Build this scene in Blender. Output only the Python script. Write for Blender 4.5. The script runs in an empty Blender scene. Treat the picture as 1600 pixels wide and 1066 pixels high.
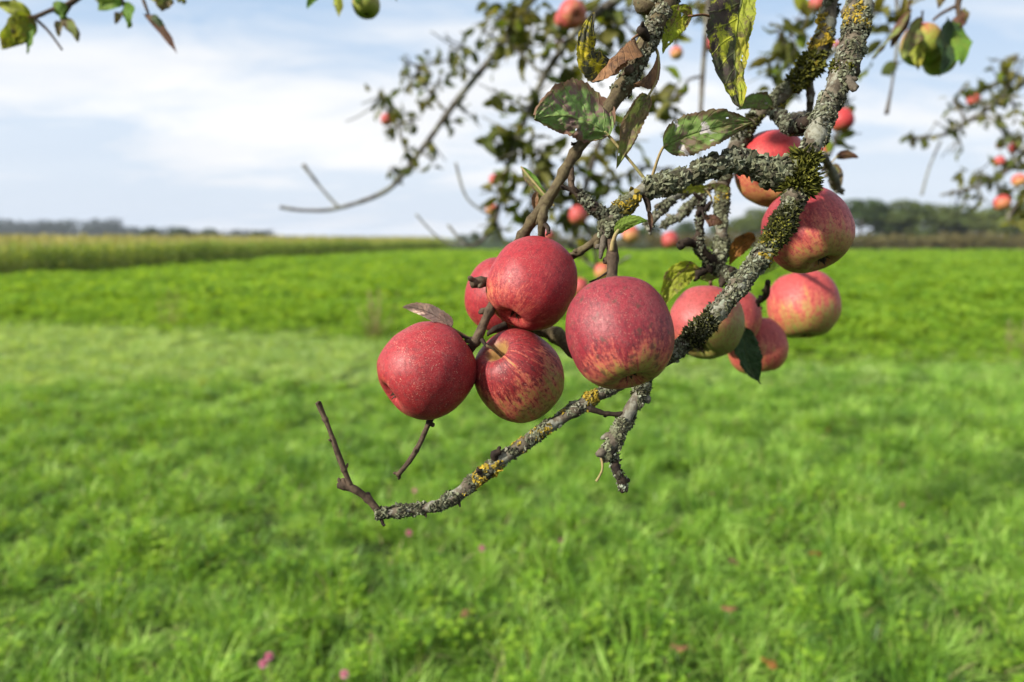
import bpy, math, random
import numpy as np
from mathutils import Vector, Matrix, Quaternion, noise as mnoise

random.seed(11)
RNG = np.random.default_rng(11)
S = bpy.context.scene
COL = S.collection
PI = math.pi

# ------------------------------------------------------------------ camera
CAM_LOC = Vector((0, 0, 1.6))
PITCH = math.radians(8.6)
cam_d = bpy.data.cameras.new('camera')
cam = bpy.data.objects.new('camera', cam_d)
COL.objects.link(cam)
cam.location = CAM_LOC
cam.rotation_euler = (PI / 2 - PITCH, 0, 0)
cam_d.sensor_width = 36
cam_d.lens = 24
cam_d.clip_start = 0.02
cam_d.clip_end = 6000
cam_d.dof.use_dof = True
cam_d.dof.focus_distance = 0.475
cam_d.dof.aperture_fstop = 4.6
cam_d.dof.aperture_blades = 0
S.camera = cam
RC = cam.rotation_euler.to_matrix()
FPX = 24 / 36 * 1600

# ------------------------------------------------------------------ light
SUN_DIR = Vector((-0.76, -0.42, 0.50)).normalized()
SUN_EL = math.asin(SUN_DIR.z)
SUN_AZ = math.atan2(SUN_DIR.x, SUN_DIR.y)
sun_d = bpy.data.lights.new('sun', 'SUN')
sun_d.energy = 4.4
sun_d.angle = math.radians(3.0)
sun_d.color = (1.0, 0.94, 0.84)
sun = bpy.data.objects.new('sun', sun_d)
COL.objects.link(sun)
sun.location = (-20, -20, 30)
sun.rotation_euler = SUN_DIR.to_track_quat('Z', 'Y').to_euler()


class NT:
    """small helper round a node tree"""
    def __init__(self, tree):
        self.t = tree
        tree.nodes.clear()

    def n(self, typ, ins=None, **props):
        nd = self.t.nodes.new(typ)
        for k, v in props.items():
            setattr(nd, k, v)
        for k, v in (ins or {}).items():
            self.put(nd.inputs[k], v)
        return nd

    def put(self, sock, v):
        if isinstance(v, bpy.types.Node):
            v = v.outputs[0]
        if isinstance(v, bpy.types.NodeSocket):
            self.t.links.new(v, sock)
        else:
            if sock.type == 'RGBA' and len(v) == 3:
                v = (*v, 1)
            sock.default_value = v

    def m(self, op, a, b=0.0, c=0.0, clamp=False):
        nd = self.n('ShaderNodeMath', operation=op, use_clamp=clamp)
        self.put(nd.inputs[0], a)
        self.put(nd.inputs[1], b)
        self.put(nd.inputs[2], c)
        return nd.outputs[0]

    def vm(self, op, a, b=(0, 0, 0)):
        nd = self.n('ShaderNodeVectorMath', operation=op)
        self.put(nd.inputs[0], a)
        if op == 'SCALE':
            self.put(nd.inputs['Scale'], b)
        else:
            self.put(nd.inputs[1], b)
        return nd.outputs['Value'] if op in ('DOT_PRODUCT', 'LENGTH') else nd.outputs[0]

    def mix(self, f, a, b, blend='MIX'):
        nd = self.n('ShaderNodeMix', data_type='RGBA', blend_type=blend)
        self.put(nd.inputs[0], f)
        self.put(nd.inputs[6], a)
        self.put(nd.inputs[7], b)
        return nd.outputs[2]

    def rng(self, v, a, b, c=0.0, d=1.0, smooth=True):
        nd = self.n('ShaderNodeMapRange', clamp=True)
        if smooth:
            nd.interpolation_type = 'SMOOTHSTEP'
        self.put(nd.inputs[0], v)
        for i, x in enumerate((a, b, c, d)):
            self.put(nd.inputs[i + 1], x)
        return nd.outputs[0]

    def noise(self, vec, scale, detail=3, rough=0.55, dist=0.0):
        nd = self.n('ShaderNodeTexNoise', {'Scale': scale, 'Detail': detail, 'Roughness': rough, 'Distortion': dist})
        if vec is not None:
            self.put(nd.inputs['Vector'], vec)
        return nd.outputs[0]

    def ramp(self, v, stops):
        nd = self.n('ShaderNodeValToRGB')
        r = nd.color_ramp
        while len(r.elements) > 1:
            r.elements.remove(r.elements[-1])
        r.elements[0].position, r.elements[0].color = stops[0][0], (*stops[0][1], 1)
        for p, c in stops[1:]:
            e = r.elements.new(p)
            e.color = (*c, 1)
        self.put(nd.inputs[0], v)
        return nd.outputs[0]


# ------------------------------------------------------------------ sky
W = bpy.data.worlds.new('World')
S.world = W
W.use_nodes = True
t = NT(W.node_tree)
sky = t.n('ShaderNodeTexSky', sky_type='NISHITA', sun_disc=False)
sky.sun_elevation = SUN_EL
sky.sun_rotation = SUN_AZ
sky.altitude = 50
sky.air_density = 1.0
sky.dust_density = 1.6
sky.ozone_density = 1.2
geo = t.n('ShaderNodeNewGeometry')
dirv = t.vm('SCALE', geo.outputs['Incoming'], -1.0)
sep = t.n('ShaderNodeSeparateXYZ', {0: dirv})
zc = t.m('MAXIMUM', sep.outputs[2], 0.0)
den = t.m('ADD', zc, 0.16)
cx = t.m('DIVIDE', sep.outputs[0], den)
cy = t.m('DIVIDE', sep.outputs[1], den)
cv = t.n('ShaderNodeCombineXYZ', {0: cx, 1: cy, 2: 0.0})
rot = t.n('ShaderNodeMapping', {'Vector': cv.outputs[0], 'Location': (3.1, 0.6, 0.4), 'Rotation': (0, 0, 0.35), 'Scale': (0.55, 1.0, 1)})
n1 = t.noise(rot.outputs[0], 0.9, 6, 0.52, 0.35)
n2 = t.noise(rot.outputs[0], 3.0, 6, 0.62, 0.9)
cl = t.m('ADD', t.m('MULTIPLY', n1, 0.74), t.m('MULTIPLY', n2, 0.26))
mask = t.rng(cl, 0.35, 0.64)
# thin veil low down, whiter towards the horizon as air does
veil = t.rng(zc, 0.0, 0.34, 0.62, 0.06)
mask = t.m('MAXIMUM', t.m('MULTIPLY', mask, 0.96), veil)
shade = t.noise(rot.outputs[0], 1.6, 4, 0.5)
ccol = t.mix(t.rng(shade, 0.35, 0.65), (9.9, 10.0, 10.2), (10.8, 10.75, 10.7))
# low cloud is greyer
ccol = t.mix(t.rng(zc, 0.0, 0.13), (8.5, 8.8, 9.4), ccol)
blue = t.mix(0.8, sky.outputs[0], (5.0, 7.1, 9.9))
skyc = t.mix(mask, blue, ccol)
bg = t.n('ShaderNodeBackground', {'Color': skyc, 'Strength': 0.05})
out = t.n('ShaderNodeOutputWorld', {'Surface': bg})

S.view_settings.view_transform = 'Standard'
S.view_settings.look = 'None'
S.view_settings.exposure = 1.0
S.view_settings.gamma = 1
S.view_settings.use_curve_mapping = False
S.render.engine = 'CYCLES'
S.cycles.use_denoising = True
S.cycles.max_bounces = 6
S.cycles.diffuse_bounces = 3
S.cycles.glossy_bounces = 2
S.cycles.transmission_bounces = 4
S.cycles.transparent_max_bounces = 8
S.cycles.volume_bounces = 0
S.cycles.caustics_reflective = False
S.cycles.caustics_refractive = False
S.cycles.sample_clamp_indirect = 6


# ------------------------------------------------------------------ helpers
def P(px, py, d):
    """the point at depth d (metres along the lens axis) seen at pixel px,py of a 1600-wide frame"""
    v = Vector(((px - 800) / FPX * d, -(py - 533) / FPX * d, -d))
    return CAM_LOC + RC @ v


def ground_z(x, y):
    r = math.hypot(x, y)
    k = max(0.0, 1 - r / 30.0)
    a = 0.05 * k * mnoise.noise(Vector((x * 0.55, y * 0.55, 3.0)))
    return a


def G(px, py, z=0.0):
    """the point of the level z seen at a pixel"""
    d = RC @ Vector(((px - 800) / FPX, -(py - 533) / FPX, -1))
    k = (z - CAM_LOC.z) / d.z
    return CAM_LOC + d * k


def camdir(x, y, z):
    """x right, y up, z towards the lens"""
    return (RC @ Vector((x, y, z))).normalized()


def tag(o, label=None, cat=None, group=None, kind=None):
    for k, v in (('label', label), ('category', cat), ('group', group), ('kind', kind)):
        if v:
            o[k] = v
    return o


def empty(name, loc=(0, 0, 0)):
    o = bpy.data.objects.new(name, None)
    o.empty_display_size = 0.05
    COL.objects.link(o)
    o.location = loc
    return o


def mesh_obj(name, verts, faces, mat, parent=None, smooth=True, uv=None, link=True):
    me = bpy.data.meshes.new(name)
    if isinstance(verts, np.ndarray):
        verts = verts.tolist()
    if isinstance(faces, np.ndarray):
        faces = faces.tolist()
    me.from_pydata(verts, [], faces)
    if uv is not None:
        l = me.uv_layers.new(name='uv')
        idx = np.empty(len(me.loops), dtype=np.int32)
        me.loops.foreach_get('vertex_index', idx)
        l.data.foreach_set('uv', np.asarray(uv, dtype=np.float32)[idx].ravel())
    if smooth:
        me.polygons.foreach_set('use_smooth', [True] * len(me.polygons))
    me.update()
    for m_ in (mat if isinstance(mat, (list, tuple)) else [mat]):
        me.materials.append(m_)
    o = bpy.data.objects.new(name, me)
    if link:
        COL.objects.link(o)
    if parent is not None:
        o.parent = parent
    return o


def catmull(pts, step):
    """pts: list of (Vector, r) -> densely sampled list"""
    out = []
    n = len(pts)
    for i in range(n - 1):
        p0, p1, p2, p3 = pts[max(i - 1, 0)], pts[i], pts[i + 1], pts[min(i + 2, n - 1)]
        L = (p2[0] - p1[0]).length
        k = max(2, int(L / step))
        for j in range(k):
            u = j / k
            a = [-.5 * u + u * u - .5 * u ** 3, 1 - 2.5 * u * u + 1.5 * u ** 3, .5 * u + 2 * u * u - 1.5 * u ** 3, -.5 * u * u + .5 * u ** 3]
            v = p0[0] * a[0] + p1[0] * a[1] + p2[0] * a[2] + p3[0] * a[3]
            r = p1[1] * (1 - u) + p2[1] * u
            out.append((v, r))
    out.append(pts[-1])
    return out


def tube_geo(path, seg=10, lump=0.12, fine=0.05, freq=55.0, cap=True):
    """sweep; path is a sampled list of (Vector, r)"""
    vs, fs = [], []
    n = len(path)
    ref = Vector((0.31, 0.2, 0.93))
    up = None
    for i, (p, r) in enumerate(path):
        tan = (path[min(i + 1, n - 1)][0] - path[max(i - 1, 0)][0])
        if tan.length < 1e-9:
            tan = Vector((0, 0, 1))
        tan.normalize()
        if up is None:
            up = ref - tan * ref.dot(tan)
        else:
            up = up - tan * up.dot(tan)
        if up.length < 1e-6:
            up = tan.orthogonal()
        up.normalize()
        sd = tan.cross(up)
        for k in range(seg):
            a = 2 * PI * k / seg
            d = up * math.cos(a) + sd * math.sin(a)
            q = p + d * r
            rr = r
            if lump:
                rr = r * (1 + lump * 1.6 * mnoise.noise(q * freq) + fine * 2 * mnoise.noise(q * freq * 4.1))
            vs.append(p + d * rr)
    for i in range(n - 1):
        for k in range(seg):
            a, b = i * seg + k, i * seg + (k + 1) % seg
            fs.append((a, b, b + seg, a + seg))
    if cap:
        c0 = len(vs)
        vs.append(path[0][0])
        vs.append(path[-1][0] + (path[-1][0] - path[-2][0]).normalized() * path[-1][1] * 0.5)
        for k in range(seg):
            fs.append(((k + 1) % seg, k, c0))
            fs.append(((n - 1) * seg + k, (n - 1) * seg + (k + 1) % seg, c0 + 1))
    return vs, fs


def tube(name, pts, mat, parent, origin=Vector((0, 0, 0)), step=None, nodes=0.0, **kw):
    rm = max(r for _, r in pts)
    path = catmull(pts, step or max(rm * 0.4, 0.001))
    if nodes:
        # swollen bud rings at uneven distances
        rnd = random.Random(int(abs(pts[0][0].x * 9173 + pts[-1][0].z * 7919) * 1000))
        buds = []
        s_, nxt, acc = 0.0, rnd.uniform(.008, .02), [1.0] * len(path)
        for i in range(1, len(path)):
            s_ += (path[i][0] - path[i - 1][0]).length
            if s_ > nxt:
                a_ = rnd.uniform(.12, .34) * nodes
                for j in range(max(0, i - 4), min(len(path), i + 5)):
                    acc[j] += a_ * math.exp(-((path[j][0] - path[i][0]).length / (path[i][1] * .7)) ** 2)
                nxt = s_ + rnd.uniform(.010, .026)
                buds.append(i)
        path = [(p, r * k) for (p, r), k in zip(path, acc)]
    vs, fs = tube_geo(path, **kw)
    if nodes and rm < .0065:
        for bi in buds + [len(path) - 2]:
            p, r = path[bi]
            tn = (path[min(bi + 1, len(path) - 1)][0] - path[max(bi - 1, 0)][0]).normalized()
            sd = tn.orthogonal().normalized()
            sd = Quaternion(tn, rnd.random() * 6.28) @ sd
            d = (tn * rnd.uniform(.5, 1.0) + sd * .8).normalized()
            q0 = p + sd * r * .6
            L_ = max(r, .0012) * rnd.uniform(1.1, 2.0)
            w_ = max(r, .0012) * rnd.uniform(.45, .7)
            u_ = d.orthogonal().normalized()
            v2_ = d.cross(u_)
            b0 = len(vs)
            for fr_, ww in ((0, .8), (.45, 1.0), (.8, .6)):
                for k in range(5):
                    a_ = k * 2 * PI / 5
                    vs.append(q0 + d * L_ * fr_ + (u_ * math.cos(a_) + v2_ * math.sin(a_)) * w_ * ww)
            vs.append(q0 + d * L_)
            for lv in range(2):
                for k in range(5):
                    a_, c_ = b0 + lv * 5 + k, b0 + lv * 5 + (k + 1) % 5
                    fs.append((a_, c_, c_ + 5, a_ + 5))
            for k in range(5):
                fs.append((b0 + 10 + k, b0 + 10 + (k + 1) % 5, b0 + 15))
    vs = [v - origin for v in vs]
    return mesh_obj(name, vs, fs, mat, parent), path


ICO_V, ICO_F = None, None
def _ico():
    global ICO_V, ICO_F
    g = (1 + 5 ** .5) / 2
    v = np.array([(-1, g, 0), (1, g, 0), (-1, -g, 0), (1, -g, 0), (0, -1, g), (0, 1, g), (0, -1, -g), (0, 1, -g), (g, 0, -1), (g, 0, 1), (-g, 0, -1), (-g, 0, 1)], float)
    ICO_V = v / np.linalg.norm(v[0])
    ICO_F = np.array([(0, 11, 5), (0, 5, 1), (0, 1, 7), (0, 7, 10), (0, 10, 11), (1, 5, 9), (5, 11, 4), (11, 10, 2), (10, 7, 6), (7, 1, 8), (3, 9, 4), (3, 4, 2), (3, 2, 6), (3, 6, 8), (3, 8, 9), (4, 9, 5), (2, 4, 11), (6, 2, 10), (8, 6, 7), (9, 8, 1)])
_ico()


def frames(path):
    ps = np.array([p for p, _ in path], float)
    rs = np.array([r for _, r in path], float)
    tn = np.gradient(ps, axis=0)
    tn /= np.linalg.norm(tn, axis=1)[:, None] + 1e-12
    return ps, rs, tn


def surf_points(path, n, lo=0.0, hi=1.0, patchy=0.0, pf=60.0, side=None, side_k=0.0):
    """n random points on the swept surface between fractions lo..hi; patchy>0 keeps only noisy patches"""
    ps, rs, tn = frames(path)
    seg = np.linalg.norm(np.diff(ps, axis=0), axis=1)
    s = np.concatenate([[0], np.cumsum(seg)])
    out_p, out_n = [], []
    tot = 0
    while tot < n:
        m = max(200, n * 2)
        u = RNG.uniform(lo, hi, m) * s[-1]
        i = np.clip(np.searchsorted(s, u) - 1, 0, len(seg) - 1)
        f = ((u - s[i]) / (seg[i] + 1e-12))[:, None]
        p = ps[i] * (1 - f) + ps[i + 1] * f
        r = rs[i] * (1 - f[:, 0]) + rs[i + 1] * f[:, 0]
        d = RNG.normal(size=(m, 3))
        tt = tn[i]
        d -= tt * (d * tt).sum(1)[:, None]
        d /= np.linalg.norm(d, axis=1)[:, None] + 1e-12
        q = p + d * r[:, None]
        keep = np.ones(m, bool)
        if patchy > 0:
            nz = np.array([mnoise.noise(Vector(x) * pf) for x in q])
            keep &= nz > (patchy - 0.5)
        if side is not None:
            keep &= RNG.uniform(0, 1, m) < np.clip(0.5 + side_k * (d @ np.array(side)), 0, 1)
        out_p.append(q[keep])
        out_n.append(d[keep])
        tot += int(keep.sum())
        if patchy >= 1:
            break
    return np.concatenate(out_p)[:n], np.concatenate(out_n)[:n]


def crumb_mesh(name, pts, nrm, smin, smax, mat, parent, origin, flat=0.30, lift=0.45):
    """little irregular lobes (lichen) as one stuff mesh"""
    n = len(pts)
    sz = smin + (smax - smin) * RNG.random(n) ** 2
    # local frame
    a = RNG.normal(size=(n, 3))
    nj = nrm + RNG.normal(size=(n, 3)) * 0.60
    nj /= np.linalg.norm(nj, axis=1)[:, None]
    u = a - nj * (a * nj).sum(1)[:, None]
    u /= np.linalg.norm(u, axis=1)[:, None]
    v = np.cross(nj, u)
    T = ICO_V[None] * (1 + RNG.uniform(-0.45, 0.45, (n, 12, 1)))
    el = RNG.uniform(0.6, 1.3, (n, 1))
    co = (u[:, None] * T[:, :, 0:1] * el[:, :, None] + v[:, None] * T[:, :, 1:2] / el[:, :, None] + nj[:, None] * T[:, :, 2:3] * flat) * sz[:, None, None]
    co += (pts + nrm * (sz * lift)[:, None])[:, None] - np.array(origin)
    F = (ICO_F[None] + (np.arange(n) * 12)[:, None, None]).reshape(-1, 3)
    o = mesh_obj(name, co.reshape(-1, 3), F, mat, parent, smooth=False)
    o['kind'] = 'stuff'
    return o


def spike_mesh(name, pts, nrm, lmin, lmax, rad, mat, parent, origin, spread=1.0):
    """moss shoots: thin four-sided spindles"""
    n = len(pts)
    d = nrm + RNG.normal(size=(n, 3)) * spread * 0.6
    d /= np.linalg.norm(d, axis=1)[:, None]
    L = RNG.uniform(lmin, lmax, n)
    a = RNG.normal(size=(n, 3))
    u = a - d * (a * d).sum(1)[:, None]
    u /= np.linalg.norm(u, axis=1)[:, None]
    v = np.cross(d, u)
    rad = rad * RNG.uniform(0.7, 1.3, n)
    ring = [(u * math.cos(k * 2 * PI / 3) + v * math.sin(k * 2 * PI / 3)) for k in range(3)]
    base = pts - nrm * 0.001
    V = np.empty((n, 8, 3))
    V[:, 0] = base
    for k in range(3):
        V[:, 1 + k] = base + d * (L * 0.25)[:, None] + ring[k] * rad[:, None]
        V[:, 4 + k] = base + d * (L * 0.7)[:, None] + ring[k] * rad[:, None] * 1.25
    V[:, 7] = base + d * L[:, None]
    f = []
    for k in range(3):
        k2 = (k + 1) % 3
        f += [(0, 1 + k2, 1 + k), (1 + k, 1 + k2, 4 + k2), (1 + k, 4 + k2, 4 + k), (4 + k, 4 + k2, 7)]
    f = np.array(f)
    F = (f[None] + (np.arange(n) * 8)[:, None, None]).reshape(-1, 3)
    o = mesh_obj(name, (V - np.array(origin)).reshape(-1, 3), F, mat, parent, smooth=False)
    o['kind'] = 'stuff'
    return o


# ------------------------------------------------------------------ materials
def new_mat(name):
    m_ = bpy.data.materials.new(name)
    m_.use_nodes = True
    return m_, NT(m_.node_tree)


def finish(t, col, rough=0.6, spec=0.4, bump=None, bdist=0.001, bstr=0.6, transl=0.0, tcol=None, **kw):
    b = t.n('ShaderNodeBsdfPrincipled', {'Base Color': col, 'Roughness': rough, 'Specular IOR Level': spec})
    for k, v in kw.items():
        t.put(b.inputs[k], v)
    if bump is not None:
        bn = t.n('ShaderNodeBump', {'Strength': bstr, 'Distance': bdist, 'Height': bump})
        t.put(b.inputs['Normal'], bn.outputs[0])
    sh = b.outputs[0]
    if transl:
        tr = t.n('ShaderNodeBsdfTranslucent', {'Color': tcol if tcol is not None else col})
        mx = t.n('ShaderNodeMixShader', {0: transl, 1: b.outputs[0], 2: tr.outputs[0]})
        sh = mx.outputs[0]
    t.n('ShaderNodeOutputMaterial', {'Surface': sh})


def apple_mat(name, red=(0.42, 0.022, 0.035), deep=(0.17, 0.008, 0.02), green=(0.34, 0.31, 0.06), level=0.6, zgrad=0.35,
              side=(0, 0, 0), stripe=0.5, speck=0.5, bloom=0.16, scab=0.0, seed=0.0):
    m_, t = new_mat(name)
    tc = t.n('ShaderNodeTexCoord')
    p = tc.outputs['Object']
    s = t.n('ShaderNodeSeparateXYZ', {0: p})
    n2 = t.vm('NORMALIZE', t.n('ShaderNodeCombineXYZ', {0: s.outputs[0], 1: s.outputs[1], 2: 0.0}).outputs[0])
    sc = t.n('ShaderNodeSeparateXYZ', {0: n2})
    sv = t.n('ShaderNodeCombineXYZ', {0: sc.outputs[0], 1: sc.outputs[1], 2: t.m('MULTIPLY', s.outputs[2], 0.30)}).outputs[0]
    sv = t.vm('ADD', sv, (seed, seed * 1.7, seed * 0.3))
    st1 = t.noise(sv, 5.5, 5, 0.62, 0.25)
    st2 = t.noise(sv, 19.0, 5, 0.7, 0.35)
    pv = t.vm('ADD', p, (seed * 2.1, seed, seed * 3))
    big = t.noise(pv, 1.5, 3, 0.5)
    mott = t.noise(pv, 11.0, 5, 0.7, 0.4)
    fine = t.noise(pv, 34.0, 4, 0.75)
    a = t.m('ADD', level, t.m('MULTIPLY', s.outputs[2], zgrad))
    a = t.m('ADD', a, t.vm('DOT_PRODUCT', p, side))
    a = t.m('ADD', a, t.m('MULTIPLY', t.m('SUBTRACT', big, 0.5), 0.7))
    a = t.m('ADD', a, t.m('MULTIPLY', t.m('SUBTRACT', st1, 0.5), stripe * 1.7))
    a = t.m('ADD', a, t.m('MULTIPLY', t.m('SUBTRACT', mott, 0.5), 0.34))
    a = t.m('ADD', a, t.m('MULTIPLY', t.m('SUBTRACT', st2, 0.5), stripe * 1.3))
    a = t.m('ADD', a, t.m('MULTIPLY', t.m('SUBTRACT', fine, 0.5), 0.55))
    base = t.ramp(a, [(0.0, green), (0.30, tuple(g * .6 + r * .4 for g, r in zip(green, (0.45, 0.16, 0.07)))), (0.52, (0.44, 0.095, 0.06)), (0.75, red), (1.0, red)])
    d = t.m('MULTIPLY', t.rng(st2, 0.46, 0.70), t.rng(a, 0.3, 0.8))
    d = t.m('ADD', t.m('MULTIPLY', d, stripe * 1.1), t.m('MULTIPLY', t.rng(mott, 0.42, 0.72), 0.75), clamp=True)
    col = t.mix(d, base, deep)
    # waxy bloom, uneven over the skin
    bl = t.m('MULTIPLY', t.rng(t.noise(pv, 3.1, 5, 0.65, 0.5), 0.25, 0.75, 0.35, 1.0), bloom)
    grain = t.noise(pv, 52.0, 3, 0.8)
    bl = t.m('MULTIPLY', bl, t.rng(grain, 0.36, 0.66, 0.0, 1.25))
    col = t.mix(bl, col, (0.46, 0.19, 0.18))
    # lenticels
    vo = t.n('ShaderNodeTexVoronoi', {'Vector': pv, 'Scale': 21.0, 'Randomness': 1.0}, feature='F1')
    dens = t.rng(t.noise(pv, 4.0, 3), 0.4, 0.62)
    sp = t.m('MULTIPLY', t.rng(vo.outputs['Distance'], 0.12, 0.30, 1.0, 0.0), t.m('MULTIPLY', dens, speck))
    v3 = t.n('ShaderNodeTexVoronoi', {'Vector': t.vm('ADD', pv, (3.3, 1.1, 2.2)), 'Scale': 31.0, 'Randomness': 1.0}, feature='F1')
    sp2 = t.m('MULTIPLY', t.rng(v3.outputs['Distance'], 0.10, 0.36, 1.0, 0.0), t.m('MULTIPLY', t.rng(t.noise(pv, 2.6, 3), 0.38, 0.60), speck * 0.55))
    sp = t.m('MAXIMUM', sp, sp2)
    col = t.mix(sp, col, (0.55, 0.30, 0.22))
    if scab:
        v2 = t.n('ShaderNodeTexVoronoi', {'Vector': t.vm('ADD', pv, t.vm('SCALE', t.n('ShaderNodeTexNoise', {'Vector': pv, 'Scale': 9.0}).outputs[1], 0.22)), 'Scale': 3.6}, feature='F1')
        sb = t.m('MULTIPLY', t.rng(v2.outputs['Distance'], 0.10, 0.34, 1.0, 0.0), scab)
        col = t.mix(sb, col, (0.07, 0.035, 0.025))
    # russet in the stem cavity
    rim = t.vm('LENGTH', t.n('ShaderNodeCombineXYZ', {0: s.outputs[0], 1: s.outputs[1], 2: 0.0}).outputs[0])
    cav = t.m('MULTIPLY', t.rng(t.m('ADD', rim, t.m('MULTIPLY', t.m('SUBTRACT', mott, 0.5), 0.35)), 0.16, 0.36, 1.0, 0.0), t.rng(s.outputs[2], 0.3, 0.5))
    col = t.mix(t.m('MULTIPLY', cav, 0.75), col, (0.30, 0.20, 0.06))
    h = t.m('ADD', t.m('MULTIPLY', mott, 0.6), t.m('MULTIPLY', fine, 0.4))
    finish(t, col, rough=t.rng(mott, 0.3, 0.7, 0.42, 0.58), spec=0.30, bump=h, bdist=0.02, bstr=0.10)
    return m_


def bark_mat(name, c1, c2, c3, lichen=0.4, scale=1.0):
    m_, t = new_mat(name)
    p = t.n('ShaderNodeTexCoord').outputs['Object']
    n1 = t.noise(p, 90 * scale, 5, 0.65, 0.4)
    n2 = t.noise(p, 330 * scale, 4, 0.7)
    n3 = t.noise(p, 38 * scale, 3, 0.6, 0.6)
    col = t.mix(t.rng(n1, 0.35, 0.65), c1, c2)
    col = t.mix(t.m('MULTIPLY', t.rng(n2, 0.5, 0.72), 0.6), col, c3)
    if lichen:
        lm = t.m('MULTIPLY', t.rng(t.m('ADD', n3, t.m('MULTIPLY', n2, 0.25)), 0.60, 0.68), lichen)
        col = t.mix(lm, col, t.mix(t.rng(n2, 0.35, 0.65), (0.20, 0.22, 0.16), (0.44, 0.46, 0.38)))
    h = t.m('ADD', t.m('MULTIPLY', n1, 0.7), t.m('MULTIPLY', n2, 0.4))
    finish(t, col, rough=0.82, spec=0.2, bump=h, bdist=0.002, bstr=0.9)
    return m_


def island_mat(name, stops, rough=0.85, tr=0.0):
    m_, t = new_mat(name)
    g = t.n('ShaderNodeNewGeometry')
    p = t.n('ShaderNodeTexCoord').outputs['Object']
    v = t.m('ADD', t.m('MULTIPLY', g.outputs['Random Per Island'], 0.65), t.m('MULTIPLY', t.noise(p, 75, 3, 0.6), 0.5))
    v = t.m('SUBTRACT', v, 0.08)
    col = t.ramp(v, stops)
    finish(t, col, rough=rough, spec=0.15, transl=tr)
    return m_


def leaf_mat(name, top, blotch, third, b_amt=0.5, t_amt=0.35, patches=0.0, patch=(0.5, 0.46, 0.44), seed=0.0, scale=1.0, transl=0.32, vein=(0.20, 0.24, 0.07), veinamt=0.4, edge=None):
    """apple leaf: uv.x across (0.5 = midrib), uv.y from petiole to tip"""
    m_, t = new_mat(name)
    tc = t.n('ShaderNodeTexCoord')
    uv = t.n('ShaderNodeSeparateXYZ', {0: tc.outputs['UV']})
    p = t.vm('ADD', tc.outputs['Object'], (seed, seed * 1.3, seed * 0.7))
    u = t.m('ABSOLUTE', t.m('SUBTRACT', t.m('MULTIPLY', uv.outputs[0], 2.0), 1.0))
    vv = t.m('SUBTRACT', uv.outputs[1], t.m('MULTIPLY', u, 0.22))
    fr = t.m('ABSOLUTE', t.m('SUBTRACT', t.m('FRACT', t.m('MULTIPLY', vv, 8.0)), 0.5))
    veins = t.rng(fr, 0.0, 0.09, 1.0, 0.0)
    mid = t.rng(u, 0.0, 0.07, 1.0, 0.0)
    vm_ = t.m('MAXIMUM', t.m('MULTIPLY', veins, 0.55), mid)
    n1 = t.noise(p, 62 * scale, 7, 0.72, 0.8)
    n2 = t.noise(p, 210 * scale, 5, 0.75, 0.5)
    n3 = t.noise(p, 36 * scale, 4, 0.6, 0.8)
    nb = t.m('ADD', t.m('ADD', t.m('MULTIPLY', n1, 0.66), t.m('MULTIPLY', n2, 0.34)), t.m('MULTIPLY', t.m('SUBTRACT', 0.3, vm_), 0.10))
    col = t.mix(t.rng(n2, 0.35, 0.65), top, tuple(c * 1.55 for c in top))
    col = t.mix(t.rng(t.m('ADD', n3, t.m('MULTIPLY', n2, 0.2)), 0.76 - t_amt * 0.4, 0.84 - t_amt * 0.4), col, third)
    col = t.mix(t.rng(nb, 0.70 - b_amt * 0.42, 0.80 - b_amt * 0.42), col, blotch)
    if edge is not None:
        col = t.mix(t.m('MULTIPLY', t.rng(t.m('ADD', u, t.m('MULTIPLY', n1, 0.6)), 0.95, 1.25), 0.9), col, edge)
    col = t.mix(t.m('MULTIPLY', vm_, veinamt), col, vein)
    if patches:
        pm = t.rng(t.noise(t.vm('ADD', p, (4.1, 2.2, 0)), 48 * scale, 3, 0.5, 0.4), 0.70 - patches * 0.2, 0.73 - patches * 0.2)
        col = t.mix(pm, col, t.mix(t.rng(n2, 0.4, 0.6), patch, tuple(c * 0.6 for c in patch)))
    h = t.m('SUBTRACT', t.m('MULTIPLY', n1, 0.8), t.m('MULTIPLY', vm_, 0.5))
    finish(t, col, rough=0.62, spec=0.25, bump=h, bdist=0.0022, bstr=1.0, transl=transl)
    return m_


def plain_leaf_mat(name, c1, c2, c3, transl=0.35, freq=6.0, rough=0.55, spec=0.12, amp=0.7):
    """vegetation seen out of focus: hue varies from object/instance to instance and blade to blade"""
    m_, t = new_mat(name)
    oi = t.n('ShaderNodeObjectInfo')
    g = t.n('ShaderNodeNewGeometry')
    v = t.m('ADD', t.m('MULTIPLY', oi.outputs['Random'], 0.5), t.m('MULTIPLY', g.outputs['Random Per Island'], 0.5))
    p = t.n('ShaderNodeNewGeometry').outputs['Position']
    v = t.m('ADD', v, t.m('MULTIPLY', t.m('SUBTRACT', t.noise(p, freq, 3, 0.6), 0.5), amp))
    col = t.ramp(v, [(0.1, c1), (0.5, c2), (0.92, c3)])
    tcol = t.mix(1.0, col, (1.5, 1.35, 0.6), 'MULTIPLY')
    finish(t, col, rough=rough, spec=spec, transl=transl, tcol=tcol)
    return m_


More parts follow.
